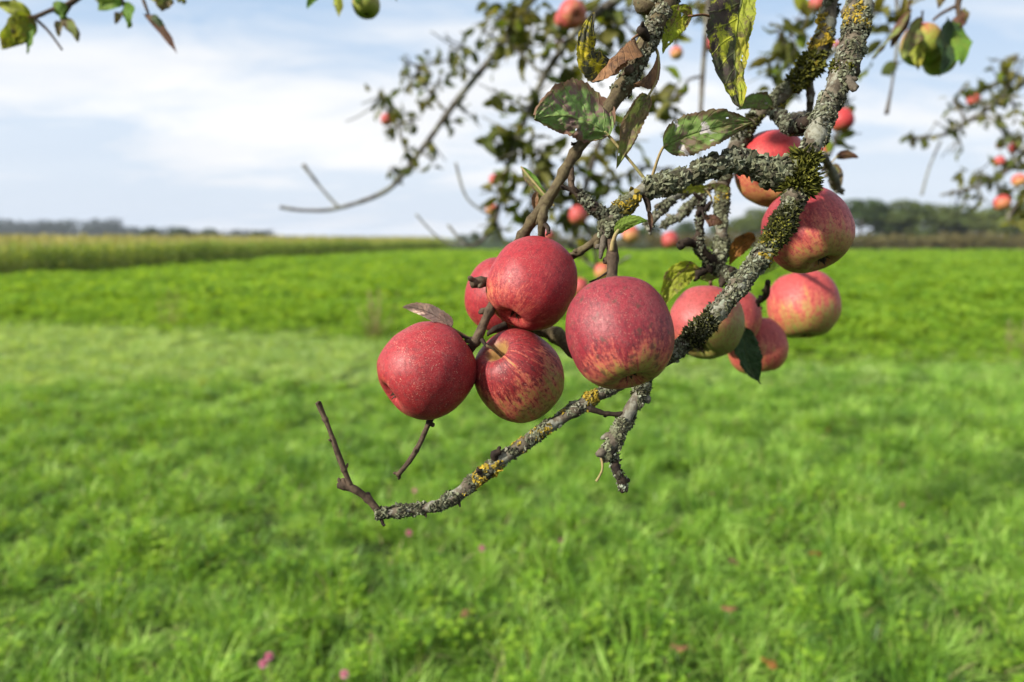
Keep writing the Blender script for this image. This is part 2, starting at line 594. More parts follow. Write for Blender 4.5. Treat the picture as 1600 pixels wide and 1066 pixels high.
M = {}
M['bark'] = bark_mat('old_bark', (0.052, 0.042, 0.031), (0.125, 0.105, 0.078), (0.02, 0.015, 0.011), 0.3)
M['bark_pale'] = bark_mat('pale_bark', (0.055, 0.043, 0.030), (0.13, 0.108, 0.076), (0.02, 0.015, 0.011), 0.4)
M['twig'] = bark_mat('twig_bark', (0.042, 0.028, 0.018), (0.10, 0.068, 0.044), (0.016, 0.011, 0.008), 0.0)
M['twig_olive'] = bark_mat('olive_twig_bark', (0.06, 0.043, 0.024), (0.12, 0.098, 0.050), (0.028, 0.02, 0.012), 0.0)
M['spur'] = bark_mat('spur_bark', (0.014, 0.009, 0.007), (0.040, 0.027, 0.018), (0.007, 0.005, 0.004), 0.0)  # base colours darkened to carry the shade the spurs sit in
M['far_bark'] = bark_mat('shaded_bark', (0.045, 0.038, 0.03), (0.11, 0.095, 0.075), (0.02, 0.017, 0.014), 0.3, 0.25)
M['lichen'] = island_mat('grey_lichen', [(0.0, (0.022, 0.02, 0.015)), (0.30, (0.050, 0.047, 0.028)), (0.56, (0.108, 0.112, 0.064)), (0.80, (0.195, 0.21, 0.135)), (1.0, (0.34, 0.365, 0.28))])
M['lichen_dark'] = island_mat('dark_lichen', [(0.0, (0.015, 0.013, 0.01)), (0.35, (0.045, 0.042, 0.028)), (0.65, (0.11, 0.115, 0.075)), (0.88, (0.25, 0.275, 0.21)), (1.0, (0.40, 0.43, 0.35))])
M['lichen_pale'] = island_mat('pale_lichen', [(0.0, (0.05, 0.045, 0.035)), (0.3, (0.09, 0.082, 0.055)), (0.65, (0.20, 0.198, 0.145)), (1.0, (0.38, 0.39, 0.32))])
M['lichen_yellow'] = island_mat('yellow_lichen', [(0.0, (0.06, 0.055, 0.02)), (0.4, (0.20, 0.15, 0.025)), (0.75, (0.40, 0.27, 0.022)), (1.0, (0.50, 0.38, 0.06))])
M['moss'] = island_mat('moss', [(0.0, (0.012, 0.014, 0.004)), (0.35, (0.045, 0.050, 0.009)), (0.65, (0.13, 0.135, 0.020)), (1.0, (0.30, 0.28, 0.05))], tr=0.2)
M['moss_dark'] = island_mat('dark_moss', [(0.0, (0.008, 0.009, 0.004)), (0.5, (0.03, 0.032, 0.011)), (0.85, (0.075, 0.078, 0.02)), (1.0, (0.14, 0.14, 0.03))], tr=0.1)
M['petiole'] = bark_mat('petiole', (0.22, 0.21, 0.08), (0.27, 0.20, 0.09), (0.14, 0.10, 0.05), 0.0)
M['petiole_brown'] = bark_mat('brown_petiole', (0.16, 0.08, 0.05), (0.2, 0.12, 0.06), (0.08, 0.04, 0.03), 0.0)
M['stem'] = bark_mat('apple_stem', (0.06, 0.04, 0.022), (0.11, 0.075, 0.04), (0.03, 0.02, 0.012), 0.0)
M['sepal'] = bark_mat('dry_sepal', (0.03, 0.022, 0.014), (0.08, 0.06, 0.035), (0.015, 0.01, 0.008), 0.0)

# ------------------------------------------------------------------ ground
def soil_mat(name, a, b, c, f1=1.2):
    m_, t = new_mat(name)
    p = t.n('ShaderNodeTexCoord').outputs['Object']
    n1 = t.noise(p, f1, 5, 0.6)
    n2 = t.noise(p, f1 * 14, 4, 0.65)
    col = t.mix(t.rng(n1, 0.35, 0.65), a, b)
    col = t.mix(t.m('MULTIPLY', t.rng(n2, 0.45, 0.7), 0.7), col, c)
    finish(t, col, rough=0.95, spec=0.1, bump=n2, bdist=0.05)
    return m_


def ring_ground():
    vs, fs = [], []
    radii = [0, 0.5, 1, 1.5, 2, 2.5, 3, 3.5, 4, 4.5, 5, 5.5, 6, 6.5, 7, 8, 9, 10, 12, 14, 17, 20, 25, 30, 40, 60, 90, 130, 200, 350, 600, 1000, 1500]
    seg = 96
    vs.append((0, 0, ground_z(0, 0)))
    for r in radii[1:]:
        for k in range(seg):
            a = 2 * PI * k / seg
            x, y = r * math.cos(a), r * math.sin(a)
            vs.append((x, y, ground_z(x, y)))
    for k in range(seg):
        fs.append((0, 1 + k, 1 + (k + 1) % seg))
    for i in range(len(radii) - 2):
        for k in range(seg):
            a, b = 1 + i * seg + k, 1 + i * seg + (k + 1) % seg
            fs.append((a, a + seg, b + seg, b))
    return vs, fs

M['turf'] = soil_mat('turf_soil', (0.022, 0.040, 0.010), (0.032, 0.052, 0.012), (0.022, 0.02, 0.011))
v_, f_ = ring_ground()
ground = mesh_obj('ground', v_, f_, M['turf'])
tag(ground, 'flat green meadow ground reaching to the horizon', kind='structure')

# crop field: a sheet slightly above the ground, behind a ragged edge
EDGE = [(-90, 9.4), (-40, 10.6), (-12, 11.6), (-8, 11.6), (-5, 11.0), (-2, 9.6), (0, 8.7), (2, 8.2), (4, 7.9), (8, 7.9), (20, 8.3), (60, 9.0), (140, 10.0)]
EDGE = [(x, y) for x, y in EDGE]
def edge_y(x):
    xs = [e[0] for e in EDGE]
    ys = [e[1] for e in EDGE]
    return float(np.interp(x, xs, ys))
# maize front line
CA, CB = Vector((-18.6, 23.4)), Vector((-7.3, 77.0))
CU = (CB - CA).normalized()
CN = Vector((-CU.y, CU.x))       # points left, into the maize
FAR_Y = 68.0
M['crop_soil'] = soil_mat('crop_soil', (0.075, 0.125, 0.012), (0.095, 0.15, 0.014), (0.055, 0.085, 0.012), 0.5)
fv, ff = [], []
xs = sorted(set([e[0] for e in EDGE] + list(range(-90, 141, 10))))
for x in xs:
    y0 = edge_y(x)
    for k in range(13):
        y = y0 + (k / 12) ** 2 * (FAR_Y - y0)
        fv.append((x, y, ground_z(x, y) + 0.012))
for i in range(len(xs) - 1):
    for k in range(12):
        a = i * 13 + k
        ff.append((a, a + 13, a + 14, a + 1))
field = mesh_obj('crop_field', fv, ff, M['crop_soil'])
tag(field, 'bright green crop field behind the meadow', kind='structure')
M['track'] = soil_mat('pale_track', (0.20, 0.165, 0.11), (0.27, 0.225, 0.15), (0.14, 0.12, 0.07), 0.3)
tv = []
for x in range(-8, 161, 8):
    tv.append((x, FAR_Y - 0.4 + 0.5 * math.sin(x), 0.03))
    tv.append((x, FAR_Y + 7.0, 0.03))
tf = [(2 * i, 2 * i + 2, 2 * i + 3, 2 * i + 1) for i in range(len(tv) // 2 - 1)]
tag(mesh_obj('dirt_track', tv, tf, M['track'], smooth=False), 'pale bare strip of earth along the far field edge', kind='structure')


# ------------------------------------------------------------------ scatter by instances (stuff only)
PROTO = bpy.data.collections.new('prototypes')


def proto_collection(name, objs):
    c = bpy.data.collections.new(name)
    for o in objs:
        c.objects.link(o)
    return c


def scatter(name, pts, rotz, tilt, scl, coll, label):
    """a point mesh whose points carry instances of the collection's members"""
    n = len(pts)
    me = bpy.data.meshes.new(name)
    me.vertices.add(n)
    me.vertices.foreach_set('co', np.asarray(pts, np.float32).ravel())
    rv = np.zeros((n, 3), np.float32)
    rv[:, 0] = RNG.normal(0, tilt, n)
    rv[:, 1] = RNG.normal(0, tilt, n)
    rv[:, 2] = rotz
    a = me.attributes.new('rv', 'FLOAT_VECTOR', 'POINT')
    a.data.foreach_set('vector', rv.ravel())
    a = me.attributes.new('sc', 'FLOAT_VECTOR', 'POINT')
    a.data.foreach_set('vector', np.asarray(scl, np.float32).ravel())
    me.update()
    o = bpy.data.objects.new(name, me)
    COL.objects.link(o)
    ng = bpy.data.node_groups.new(name + '_nodes', 'GeometryNodeTree')
    ng.interface.new_socket('Geometry', in_out='INPUT', socket_type='NodeSocketGeometry')
    ng.interface.new_socket('Geometry', in_out='OUTPUT', socket_type='NodeSocketGeometry')
    N = ng.nodes
    gi, go = N.new('NodeGroupInput'), N.new('NodeGroupOutput')
    mp = N.new('GeometryNodeMeshToPoints')
    ip = N.new('GeometryNodeInstanceOnPoints')
    ci = N.new('GeometryNodeCollectionInfo')
    ci.inputs['Collection'].default_value = coll
    ci.inputs['Separate Children'].default_value = True
    ci.inputs['Reset Children'].default_value = True
    ip.inputs['Pick Instance'].default_value = True
    na = N.new('GeometryNodeInputNamedAttribute'); na.data_type = 'FLOAT_VECTOR'; na.inputs[0].default_value = 'rv'
    nb = N.new('GeometryNodeInputNamedAttribute'); nb.data_type = 'FLOAT_VECTOR'; nb.inputs[0].default_value = 'sc'
    e2r = N.new('FunctionNodeEulerToRotation')
    L = ng.links
    L.new(gi.outputs[0], mp.inputs[0])
    L.new(mp.outputs[0], ip.inputs['Points'])
    L.new(ci.outputs[0], ip.inputs['Instance'])
    L.new(na.outputs[0], e2r.inputs[0])
    L.new(e2r.outputs[0], ip.inputs['Rotation'])
    L.new(nb.outputs[0], ip.inputs['Scale'])
    L.new(ip.outputs[0], go.inputs[0])
    md = o.modifiers.new('scatter', 'NODES')
    md.node_group = ng
    tag(o, label, kind='stuff')
    return o


def blade(vs, fs, x, y, h, w, az, bend, seg=4, twist=0.0):
    """one curved grass blade appended to vs, fs"""
    b0 = len(vs)
    dx, dy = math.cos(az), math.sin(az)
    sx, sy = -math.sin(az + twist), math.cos(az + twist)
    for i in range(seg + 1):
        u = i / seg
        out = bend * h * u ** 1.9
        z = h * u * (1 - 0.28 * min(bend, 1.6) * u * u)
        ww = w * (0.75 + 0.5 * u - 1.22 * u ** 2.2) * 0.5
        cx_, cy_ = x + dx * out, y + dy * out
        if i < seg:
            vs.append((cx_ - sx * ww, cy_ - sy * ww, z))
            vs.append((cx_ + sx * ww, cy_ + sy * ww, z))
        else:
            vs.append((cx_, cy_, z))
    for i in range(seg - 1):
        a = b0 + 2 * i
        fs.append((a, a + 1, a + 3, a + 2))
    a = b0 + 2 * (seg - 1)
    fs.append((a, a + 1, a + 2))


def disc_leaf(vs, fs, c, r, nrm_az, tilt, n=6, stem=True):
    b0 = len(vs)
    ax = Vector((math.cos(nrm_az), math.sin(nrm_az), 0))
    q = Quaternion(ax, tilt)
    vs.append(tuple(c))
    for k in range(n):
        a = 2 * PI * k / n
        p_ = q @ Vector((r * math.cos(a), r * math.sin(a) * 0.85, 0.12 * r))
        vs.append(tuple(Vector(c) + p_))
    for k in range(n):
        fs.append((b0, b0 + 1 + k, b0 + 1 + (k + 1) % n))


M['grass'] = plain_leaf_mat('grass_blades', (0.045, 0.120, 0.015), (0.190, 0.360, 0.042), (0.42, 0.60, 0.14), 0.40, 3.2, 0.42, 0.25, 1.25)
M['grass_far'] = plain_leaf_mat('pale_grass', (0.20, 0.32, 0.09), (0.33, 0.47, 0.15), (0.48, 0.60, 0.24), 0.5, 1.5, 0.45, 0.25, 1.0)  # paler, less saturated greens for the far strip of meadow
M['clover_leaf'] = plain_leaf_mat('clover_leaves', (0.08, 0.19, 0.016), (0.19, 0.35, 0.028), (0.33, 0.48, 0.05), 0.45, 2.5, 0.45, 0.2, 1.0)
M['straw'] = plain_leaf_mat('dry_straw', (0.20, 0.16, 0.07), (0.30, 0.25, 0.12), (0.38, 0.33, 0.18), 0.3, 2.0)


def grass_proto(i, n, foot, hmin, hmax, w, mat, straw=0.03, clover=0):
    vs, fs = [], []
    for k in range(n):
        r = foot * math.sqrt(random.random())
        a = random.random() * 2 * PI
        h = random.uniform(hmin, hmax) * (1.1 - 0.3 * r / foot)
        blade(vs, fs, r * math.cos(a), r * math.sin(a), h, w * random.uniform(.6, 1.35), a + random.uniform(-1.1, 1.1), random.uniform(0.15, 1.25), 4, random.uniform(-.6, .6))
    nb = len(fs)
    for k in range(clover):
        r = foot * math.sqrt(random.random())
        a = random.random() * 2 * PI
        h = random.uniform(hmin * 0.5, hmax * 0.75)
        c0 = Vector((r * math.cos(a), r * math.sin(a), h))
        for j in range(3):
            b = a + j * 2 * PI / 3
            disc_leaf(vs, fs, c0 + Vector((math.cos(b), math.sin(b), 0.15)) * 0.009, 0.0095, random.random() * 6, random.uniform(-.6, .6))
    o = mesh_obj('grass_clump', vs, fs, [mat, M['clover_leaf'], M['straw']], link=False)
    mi = np.zeros(len(fs), np.int32)
    mi[nb:] = 1
    per = 4
    for k in range(int(n * straw)):
        s = random.randrange(n) * per
        mi[s:s + per] = 2
    o.data.polygons.foreach_set('material_index', mi)
    return o


near_c = proto_collection('near_grass', [grass_proto(i, 44, 0.075, 0.05, 0.16, 0.0060, M['grass'], 0.09 if i % 2 else 0.04, (0, 0, 0, 0, 10, 22)[i]) for i in range(6)])
far_c = proto_collection('far_grass', [grass_proto(i, 46, 0.11, 0.06, 0.14, 0.006, M['grass_far'], 0.03, 4) for i in range(4)])


def n3(x, y, f, o=0.0):
    return mnoise.noise(Vector((x * f, y * f, o)))


def meadow(y0, y1, dens, smin, smax, coll, name, label, wid=0.84):
    area_pts = []
    n = int(dens * (y1 - y0) * (y1 + y0) * wid)
    while len(area_pts) < n:
        y = math.sqrt(random.uniform(y0 * y0, y1 * y1))
        x = random.uniform(-1, 1) * (wid * y + 0.5)
        if y > edge_y(x) + random.gauss(0.2, 0.6) + 0.9 * n3(x, y, 0.8, 9.0):
            n -= 1
            continue
        area_pts.append((x, y))
    pts, scl = [], []
    for x, y in area_pts:
        k = 0.42 + 0.85 * n3(x, y, 2.6, 7.0) + 0.6 * n3(x, y, 7.0, 1.0)
        k = min(1.0, max(0.0, k))
        s = smin + (smax - smin) * k * random.uniform(0.75, 1.2)
        pts.append((x, y, ground_z(x, y) - 0.004))
        w = 0.85 + 0.4 * random.random()
        scl.append((w, w, s))
    rz = RNG.uniform(0, 2 * PI, len(pts))
    return scatter(name, pts, rz, 0.16, scl, coll, label)


meadow(1.7, 4.6, 165, 0.22, 1.6, near_c, 'grass', 'lush green meadow grass and clover in the foreground')
meadow(4.6, 7.2, 170, 0.3, 1.4, near_c, 'grass', 'lush green meadow grass in the middle of the meadow')
meadow(7.2, 12.4, 75, 0.6, 1.3, far_c, 'grass', 'paler grass along the meadow edge by the crop')


tuft_c = proto_collection('tall_tufts', [grass_proto(i, 60, 0.07, 0.14, 0.27, 0.0058, M['grass'], 0.0, 0) for i in range(4)])
pts, scl = [], []
for _ in range(1500):
    y = math.sqrt(random.uniform(2.0 ** 2, 8.2 ** 2))
    x = random.uniform(-1, 1) * (0.84 * y + .4)
    if random.random() > 0.35 + 0.9 * n3(x, y, 0.8, 5.0) + 0.12 * x:
        continue
    pts.append((x, y, ground_z(x, y)))
    k = random.uniform(0.55, 1.0)
    scl.append((k * 1.1, k * 1.1, k))
scatter('grass', pts, RNG.uniform(0, 2 * PI, len(pts)), 0.25, scl, tuft_c, 'taller tufts of long grass blades in the meadow')

# crop: leafy cover-crop plants
M['crop'] = plain_leaf_mat('crop_leaves', (0.085, 0.19, 0.015), (0.19, 0.345, 0.026), (0.33, 0.475, 0.05), 0.50, 1.2, 0.5, 0.12, 0.85)
def crop_proto(i):
    vs, fs = [], []
    for k in range(13):
        a = random.random() * 2 * PI
        h = random.uniform(0.08, 0.24)
        r = random.uniform(0.02, 0.12)
        L = random.uniform(0.07, 0.13)
        b0 = len(vs)
        dx, dy = math.cos(a), math.sin(a)
        w = L * 0.34
        for u, hw, dz in ((0, 0.15, 0), (0.35, 1, 0.03), (0.7, 0.85, 0.035), (1.0, 0.1, 0.01)):
            x, y, z = dx * (r + L * u), dy * (r + L * u), h + dz
            vs.append((x - dy * w * hw, y + dx * w * hw, z + 0.012))
            vs.append((x, y, z))
            vs.append((x + dy * w * hw, y - dx * w * hw, z + 0.012))
        for j in range(3):
            q = b0 + 3 * j
            fs.append((q, q + 1, q + 4, q + 3))
            fs.append((q + 1, q + 2, q + 5, q + 4))
        blade(vs, fs, 0, 0, h, 0.006, a, r / h, 2)
    return mesh_obj('crop_plant', vs, fs, M['crop'], link=False)
crop_c = proto_collection('crop_plants', [crop_proto(i) for i in range(5)])


def in_maize(x, y):
    v = Vector((x, y)) - CA
    return v.dot(CN) > 0.0 and v.dot(CU) > -60


def crop_zone(y0, y1, dens, s0, s1):
    n = int(dens * (y1 - y0) * (y1 + y0) * 0.82)
    pts, scl = [], []
    for _ in range(n):
        y = math.sqrt(random.uniform(y0 * y0, y1 * y1))
        x = random.uniform(-1, 1) * (0.82 * y + 1)
        if y < edge_y(x) + random.gauss(0.3, 0.5) or in_maize(x, y) or y > FAR_Y - 1:
            continue
        ramp = min(1.0, 0.28 + 0.26 * max(0, y - edge_y(x)))
        k = min(1, max(0, 0.55 + 0.55 * n3(x, y, 0.45, 2.0) + 0.4 * n3(x, y, 1.4, 4.0)))
        s = (s0 + (s1 - s0) * k) * ramp
        pts.append((x, y, ground_z(x, y) + 0.008))
        w = s * random.uniform(0.9, 1.25)
        scl.append((w, w, s))
    rz = RNG.uniform(0, 2 * PI, len(pts))
    return scatter('crop', pts, rz, 0.15, scl, crop_c, 'leafy bright green crop covering the field')
crop_zone(7.6, 16, 42, 0.35, 1.15)
crop_zone(16, 34, 13, 0.6, 1.6)
crop_zone(34, 68, 3.6, 1.2, 2.1)

# maize
M['maize'] = plain_leaf_mat('maize_leaves', (0.14, 0.215, 0.04), (0.22, 0.30, 0.06), (0.36, 0.39, 0.11), 0.45, 0.3)
M['tassel'] = plain_leaf_mat('maize_tassels', (0.28, 0.27, 0.09), (0.38, 0.35, 0.13), (0.46, 0.41, 0.18), 0.3, 0.15)
def maize_proto(i):
    vs, fs = [], []
    H = 1.36
    for k in range(4):
        b0 = len(vs)
    for s_ in range(4):
        a = s_ * PI / 2
        vs.append((0.012 * math.cos(a), 0.012 * math.sin(a), 0))
        vs.append((0.008 * math.cos(a), 0.008 * math.sin(a), H))
    for s_ in range(4):
        a, b = 2 * s_, 2 * ((s_ + 1) % 4)
        fs.append((a, b, b + 1, a + 1))
    for k in range(12):
        a = k * 2.5 + random.uniform(-.5, .5)
        z0 = 0.12 + 0.09 * k
        L = random.uniform(0.45, 0.7)
        b0 = len(vs)
        for j in range(5):
            u = j / 4
            x = L * u * 0.85
            z = z0 + 0.32 * math.sin(u * 2.3) - 0.28 * u * u
            w = 0.045 * (1 - u) ** 0.6 + 0.002
            vs.append((math.cos(a) * x - math.sin(a) * w, math.sin(a) * x + math.cos(a) * w, z))
            vs.append((math.cos(a) * x + math.sin(a) * w, math.sin(a) * x - math.cos(a) * w, z))
        for j in range(4):
            q = b0 + 2 * j
            fs.append((q, q + 1, q + 3, q + 2))
    nf = len(fs)
    for k in range(4):
        a = random.random() * 6.28
        b0 = len(vs)
        x, y = 0.10 * math.cos(a), 0.10 * math.sin(a)
        vs += [(0, 0, H - 0.02), (0.02, 0.012, H), (x + 0.014, y, H + 0.2), (x, y + 0.014, H + 0.24)]
        fs.append((b0, b0 + 1, b0 + 2, b0 + 3))
    o = mesh_obj('maize_plant', vs, fs, [M['maize'], M['tassel']], link=False)
    mi = np.zeros(len(fs), np.int32)
    mi[nf:] = 1
    o.data.polygons.foreach_set('material_index', mi)
    return o
maize_c = proto_collection('maize_plants', [maize_proto(i) for i in range(4)])
pts, scl = [], []
for row in range(9):
    s_ = -40.0
    while s_ < (CB - CA).length:
        p_ = CA + CU * s_ + CN * (0.4 + row * 0.75 + random.uniform(-.1, .1))
        pts.append((p_.x, p_.y, 0.0))
        k = random.uniform(0.9, 1.12) * (1.0 + 0.10 * n3(p_.x, p_.y, 0.12) + 0.07 * n3(p_.x, p_.y, 0.6))
        scl.append((k, k, k))
        s_ += random.uniform(0.14, 0.26)
for _ in range(9000):
    s_ = random.uniform(-40, 82)
    q = 7 + 120 * random.random() ** 1.4
    p_ = CA + CU * s_ + CN * q
    if abs(p_.x) > 0.9 * p_.y + 6:
        continue
    k = random.uniform(0.95, 1.2)
    pts.append((p_.x, p_.y, 0.0))
    scl.append((k * 1.5, k * 1.5, k))
scatter('maize', pts, RNG.uniform(0, 2 * PI, len(pts)), 0.06, scl, maize_c, 'dense stand of ripening maize left of the crop field')

# ------------------------------------------------------------------ far trees
M['far_leaf'] = plain_leaf_mat('tree_leaves', (0.035, 0.060, 0.020), (0.065, 0.098, 0.027), (0.12, 0.145, 0.038), 0.35, 0.12)
M['wood_leaf'] = plain_leaf_mat('wood_leaves', (0.010, 0.020, 0.014), (0.017, 0.030, 0.019), (0.028, 0.042, 0.024), 0.15, 0.03)
M['hedge_leaf'] = plain_leaf_mat('hedge_leaves', (0.085, 0.080, 0.030), (0.14, 0.118, 0.046), (0.21, 0.16, 0.07), 0.25, 0.2)
M['trunk'] = bark_mat('tree_bark', (0.06, 0.05, 0.04), (0.12, 0.10, 0.08), (0.03, 0.025, 0.02), 0.2, 0.03)


def card_cloud(centres, radii, n, size, squash=0.8):
    """leaf-clump faces spread through overlapping volumes"""
    w = np.array([r ** 2 for r in radii])
    idx = RNG.choice(len(centres), n, p=w / w.sum())
    d = RNG.normal(size=(n, 3))
    d /= np.linalg.norm(d, axis=1)[:, None]
    rr = RNG.uniform(0.45, 1.0, n) ** 0.5
    c = np.array(centres)[idx] + d * (np.array(radii)[idx] * rr)[:, None] * np.array([1, 1, squash])
    nr = d + RNG.normal(size=(n, 3)) * 0.6
    nr /= np.linalg.norm(nr, axis=1)[:, None]
    a = RNG.normal(size=(n, 3))
    u = a - nr * (a * nr).sum(1)[:, None]
    u /= np.linalg.norm(u, axis=1)[:, None]
    v = np.cross(nr, u)
    s = (size * RNG.uniform(0.5, 1.3, n))[:, None]
    V = np.stack([c - u * s, c - v * s * 0.6 + nr * s * 0.1, c + u * s, c + v * s * 0.6 + nr * s * 0.1], 1)
    F = np.arange(4 * n).reshape(-1, 4)
    return V.reshape(-1, 3), F


def tree_meshes(i):
    H = 1.0
    cs, rs = [], []
    nb = random.randint(9, 13)
    for k in range(nb):
        a = random.random() * 6.28
        h = random.uniform(0.10, 0.86)
        r0 = 0.30 * math.sin(min(1.0, (1.05 - h) * 1.7) * 1.57)
        rad = r0 * random.uniform(0.3, 0.95)
        cs.append((rad * math.cos(a), rad * math.sin(a), h))
        rs.append(random.uniform(0.13, 0.22))
    cs.append((0, 0, 0.6)); rs.append(0.26)
    V, F = card_cloud(cs, rs, 3000, 0.034)
    crown = mesh_obj('crown', V, F, M['far_leaf'], link=False, smooth=False)
    vs, fs = tube_geo(catmull([(Vector((0, 0, -0.01)), 0.03), (Vector((0.01, 0, 0.25)), 0.021), (Vector((0, 0.01, 0.5)), 0.013), (Vector((0, 0, 0.75)), 0.006)], 0.06), 7, 0.06, 0.02, 8)
    for k in range(5):
        c = Vector(cs[k])
        b = Vector((0, 0, max(0.2, c.z - 0.22)))
        v2, f2 = tube_geo(catmull([(b, 0.011), ((b + c) / 2 + Vector((0, 0, -.02)), 0.008), (c, 0.003)], 0.08), 5, 0, 0)
        o0 = len(vs)
        vs += v2
        fs += [tuple(q + o0 for q in f) for f in f2]
    trunk = mesh_obj('trunk', vs, fs, M['trunk'], link=False)
    return crown.data, trunk.data


TREES = [tree_meshes(i) for i in range(5)]


def place_tree(px, d, ytop, wide, var, label, group):
    g = G(px, 378, 0.0)
    x = (px - 800) / FPX * d
    y = d
    h = (372 - ytop) / FPX * d + 1.6
    r = empty('broadleaf_tree', (x, y, 0))
    r.rotation_euler.z = random.random() * 6.28
    r.scale = (h * wide * 1.6, h * wide * 1.6, h)
    tag(r, label, 'tree', group)
    for nm, me in zip(('crown', 'trunk'), TREES[var]):
        o = bpy.data.objects.new(nm, me)
        COL.objects.link(o)
        o.parent = r
    return r


ORD = ['leftmost', 'second', 'third', 'fourth', 'fifth', 'sixth', 'seventh', 'eighth', 'ninth', 'tenth', 'eleventh', 'twelfth', 'thirteenth', 'rightmost']
line = [(1120, 122, 345, 1.15), (1168, 118, 326, 1.1), (1208, 120, 322, 1.0), (1238, 124, 332, 1.15), (1288, 126, 330, 1.1), (1338, 118, 310, 1.05), (1378, 124, 318, 1.05),
        (1412, 116, 311, 1.1), (1448, 120, 316, 1.1), (1486, 122, 322, 1.1), (1520, 118, 328, 1.2), (1556, 120, 322, 1.1), (1592, 118, 318, 1.1), (1632, 118, 312, 1.1)]
for i, (px, d, yt, wd) in enumerate(line):
    lab = f'{ORD[i]} green broadleaf tree from the left in the row behind the right-hand hedge' if 0 < i < 13 else f'{ORD[i]} green broadleaf tree of the row behind the right-hand hedge'
    place_tree(px, d, yt, wd, i % 5, lab, 'trees behind the far hedge')
for i, (px, d, yt, wd, lab) in enumerate([(745, 190, 362, 1.3, 'low dark tree at the end of the maize, left of the apple cluster'),
                                          (722, 210, 366, 1.3, 'lowest dark bush-like tree just right of the maize end'),
                                          (775, 180, 360, 1.3, 'dark distant tree right beside the top apple of the cluster'),
                                          (405, 240, 361, 1.6, 'small round tree rising alone above the middle of the maize'),
                                          (332, 260, 357, 1.5, 'dark round tree above the maize, right of the distant wood'),
                                          (285, 260, 355, 1.6, 'wider dark tree above the maize, beside the right end of the distant wood'),
                                          (240, 270, 356, 1.5, 'tree standing at the right end of the distant wood'),
                                          (862, 170, 358, 1.4, 'distant tree seen behind the brown stalk above the top apple'),
                                          (925, 150, 350, 1.3, 'distant tree between the hanging branches, left of the knotted fork'),
                                          (1010, 140, 348, 1.3, 'distant tree behind the thin leaf right of the knotted fork'),
                                          (1065, 132, 345, 1.3, 'distant tree just left of the long hedgerow tree line')]):
    place_tree(px, d, yt, wd, (i + 2) % 5, lab, 'scattered distant trees')

# the far wood: one mass
cs, rs = [], []
for k in range(480):
    px = random.uniform(-260, 440)
    d = random.uniform(560, 640)
    tp = random.uniform(344, 355) if px < 195 else random.uniform(355, 361) if px < 300 else random.uniform(359, 364)
    h = (372 - tp) / FPX * d + 1.0
    cs.append(((px - 800) / FPX * d, d, h * 0.62)); rs.append(h * 0.42)
    cs.append(((px - 800) / FPX * d + 2, d, h * 0.25)); rs.append(h * 0.40)
V, F = card_cloud(cs, rs, 22000, 1.5, 1.25)
wood = mesh_obj('distant_wood', V, F, M['wood_leaf'], smooth=False)
tag(wood, 'bluish distant wood on the left horizon', kind='stuff')

# hedge
hr = empty('hedge', (40, FAR_Y + 8.5, 0))
tag(hr, 'long brownish hedge between the crop field and the trees', 'hedge')
cs, rs = [], []
for k in range(420):
    x = random.uniform(4, 110)
    h = 2.0 + 0.45 * mnoise.noise(Vector((x * 0.15, 0, 0))) + random.uniform(-.3, .3)
    for z in (0.5, h * 0.6, h - 0.5):
        cs.append((x - 40, random.uniform(-1, 1), z)); rs.append(random.uniform(0.5, 0.8))
V, F = card_cloud(cs, rs, 26000, 0.17)
o = mesh_obj('foliage', V, F, M['hedge_leaf'], hr, smooth=False)
o['kind'] = 'stuff'
vs, fs = [], []
for k in range(130):
    x = random.uniform(-36, 70)
    v2, f2 = tube_geo([(Vector((x, 0, 0)), 0.05), (Vector((x + random.uniform(-.2, .2), random.uniform(-.3, .3), 0.9)), 0.035), (Vector((x + random.uniform(-.5, .5), random.uniform(-.5, .5), 2.0)), 0.012)], 5, 0, 0)
    o0 = len(vs)
    vs += v2
    fs += [tuple(q + o0 for q in f) for f in f2]
o = mesh_obj('stems', vs, fs, M['trunk'], hr)
o['kind'] = 'stuff'

# ------------------------------------------------------------------ air
m_, t = new_mat('haze_air')
pv_ = t.n('ShaderNodeVolumePrincipled', {'Color': (0.80, 0.88, 1.0), 'Density': 0.00024, 'Anisotropy': 0.0})
t.n('ShaderNodeOutputMaterial', {'Volume': pv_.outputs[0]})
hz = 1700.0
zt = 17.0
hv = [(x, y, z) for z in (-1.2, zt) for x in (-hz, hz) for y in (-hz, hz)]
hf = [(0, 1, 3, 2), (4, 6, 7, 5), (0, 4, 5, 1), (2, 3, 7, 6), (0, 2, 6, 4), (1, 5, 7, 3)]
haze = mesh_obj('haze', hv, hf, m_, smooth=False)
tag(haze, 'thin pale autumn haze over the fields', kind='stuff')
#SECTION2

# ------------------------------------------------------------------ apples
PROFILE = [(0, .60), (.05, .61), (.11, .67), (.18, .77), (.29, .865), (.43, .895), (.585, .85), (.735, .73), (.86, .55), (.95, .31), (.99, .04), (.98, -.21), (.915, -.45), (.80, -.645), (.655, -.785), (.51, -.865), (.385, -.89), (.275, -.865), (.18, -.80), (.09, -.75), (0, -.74)]


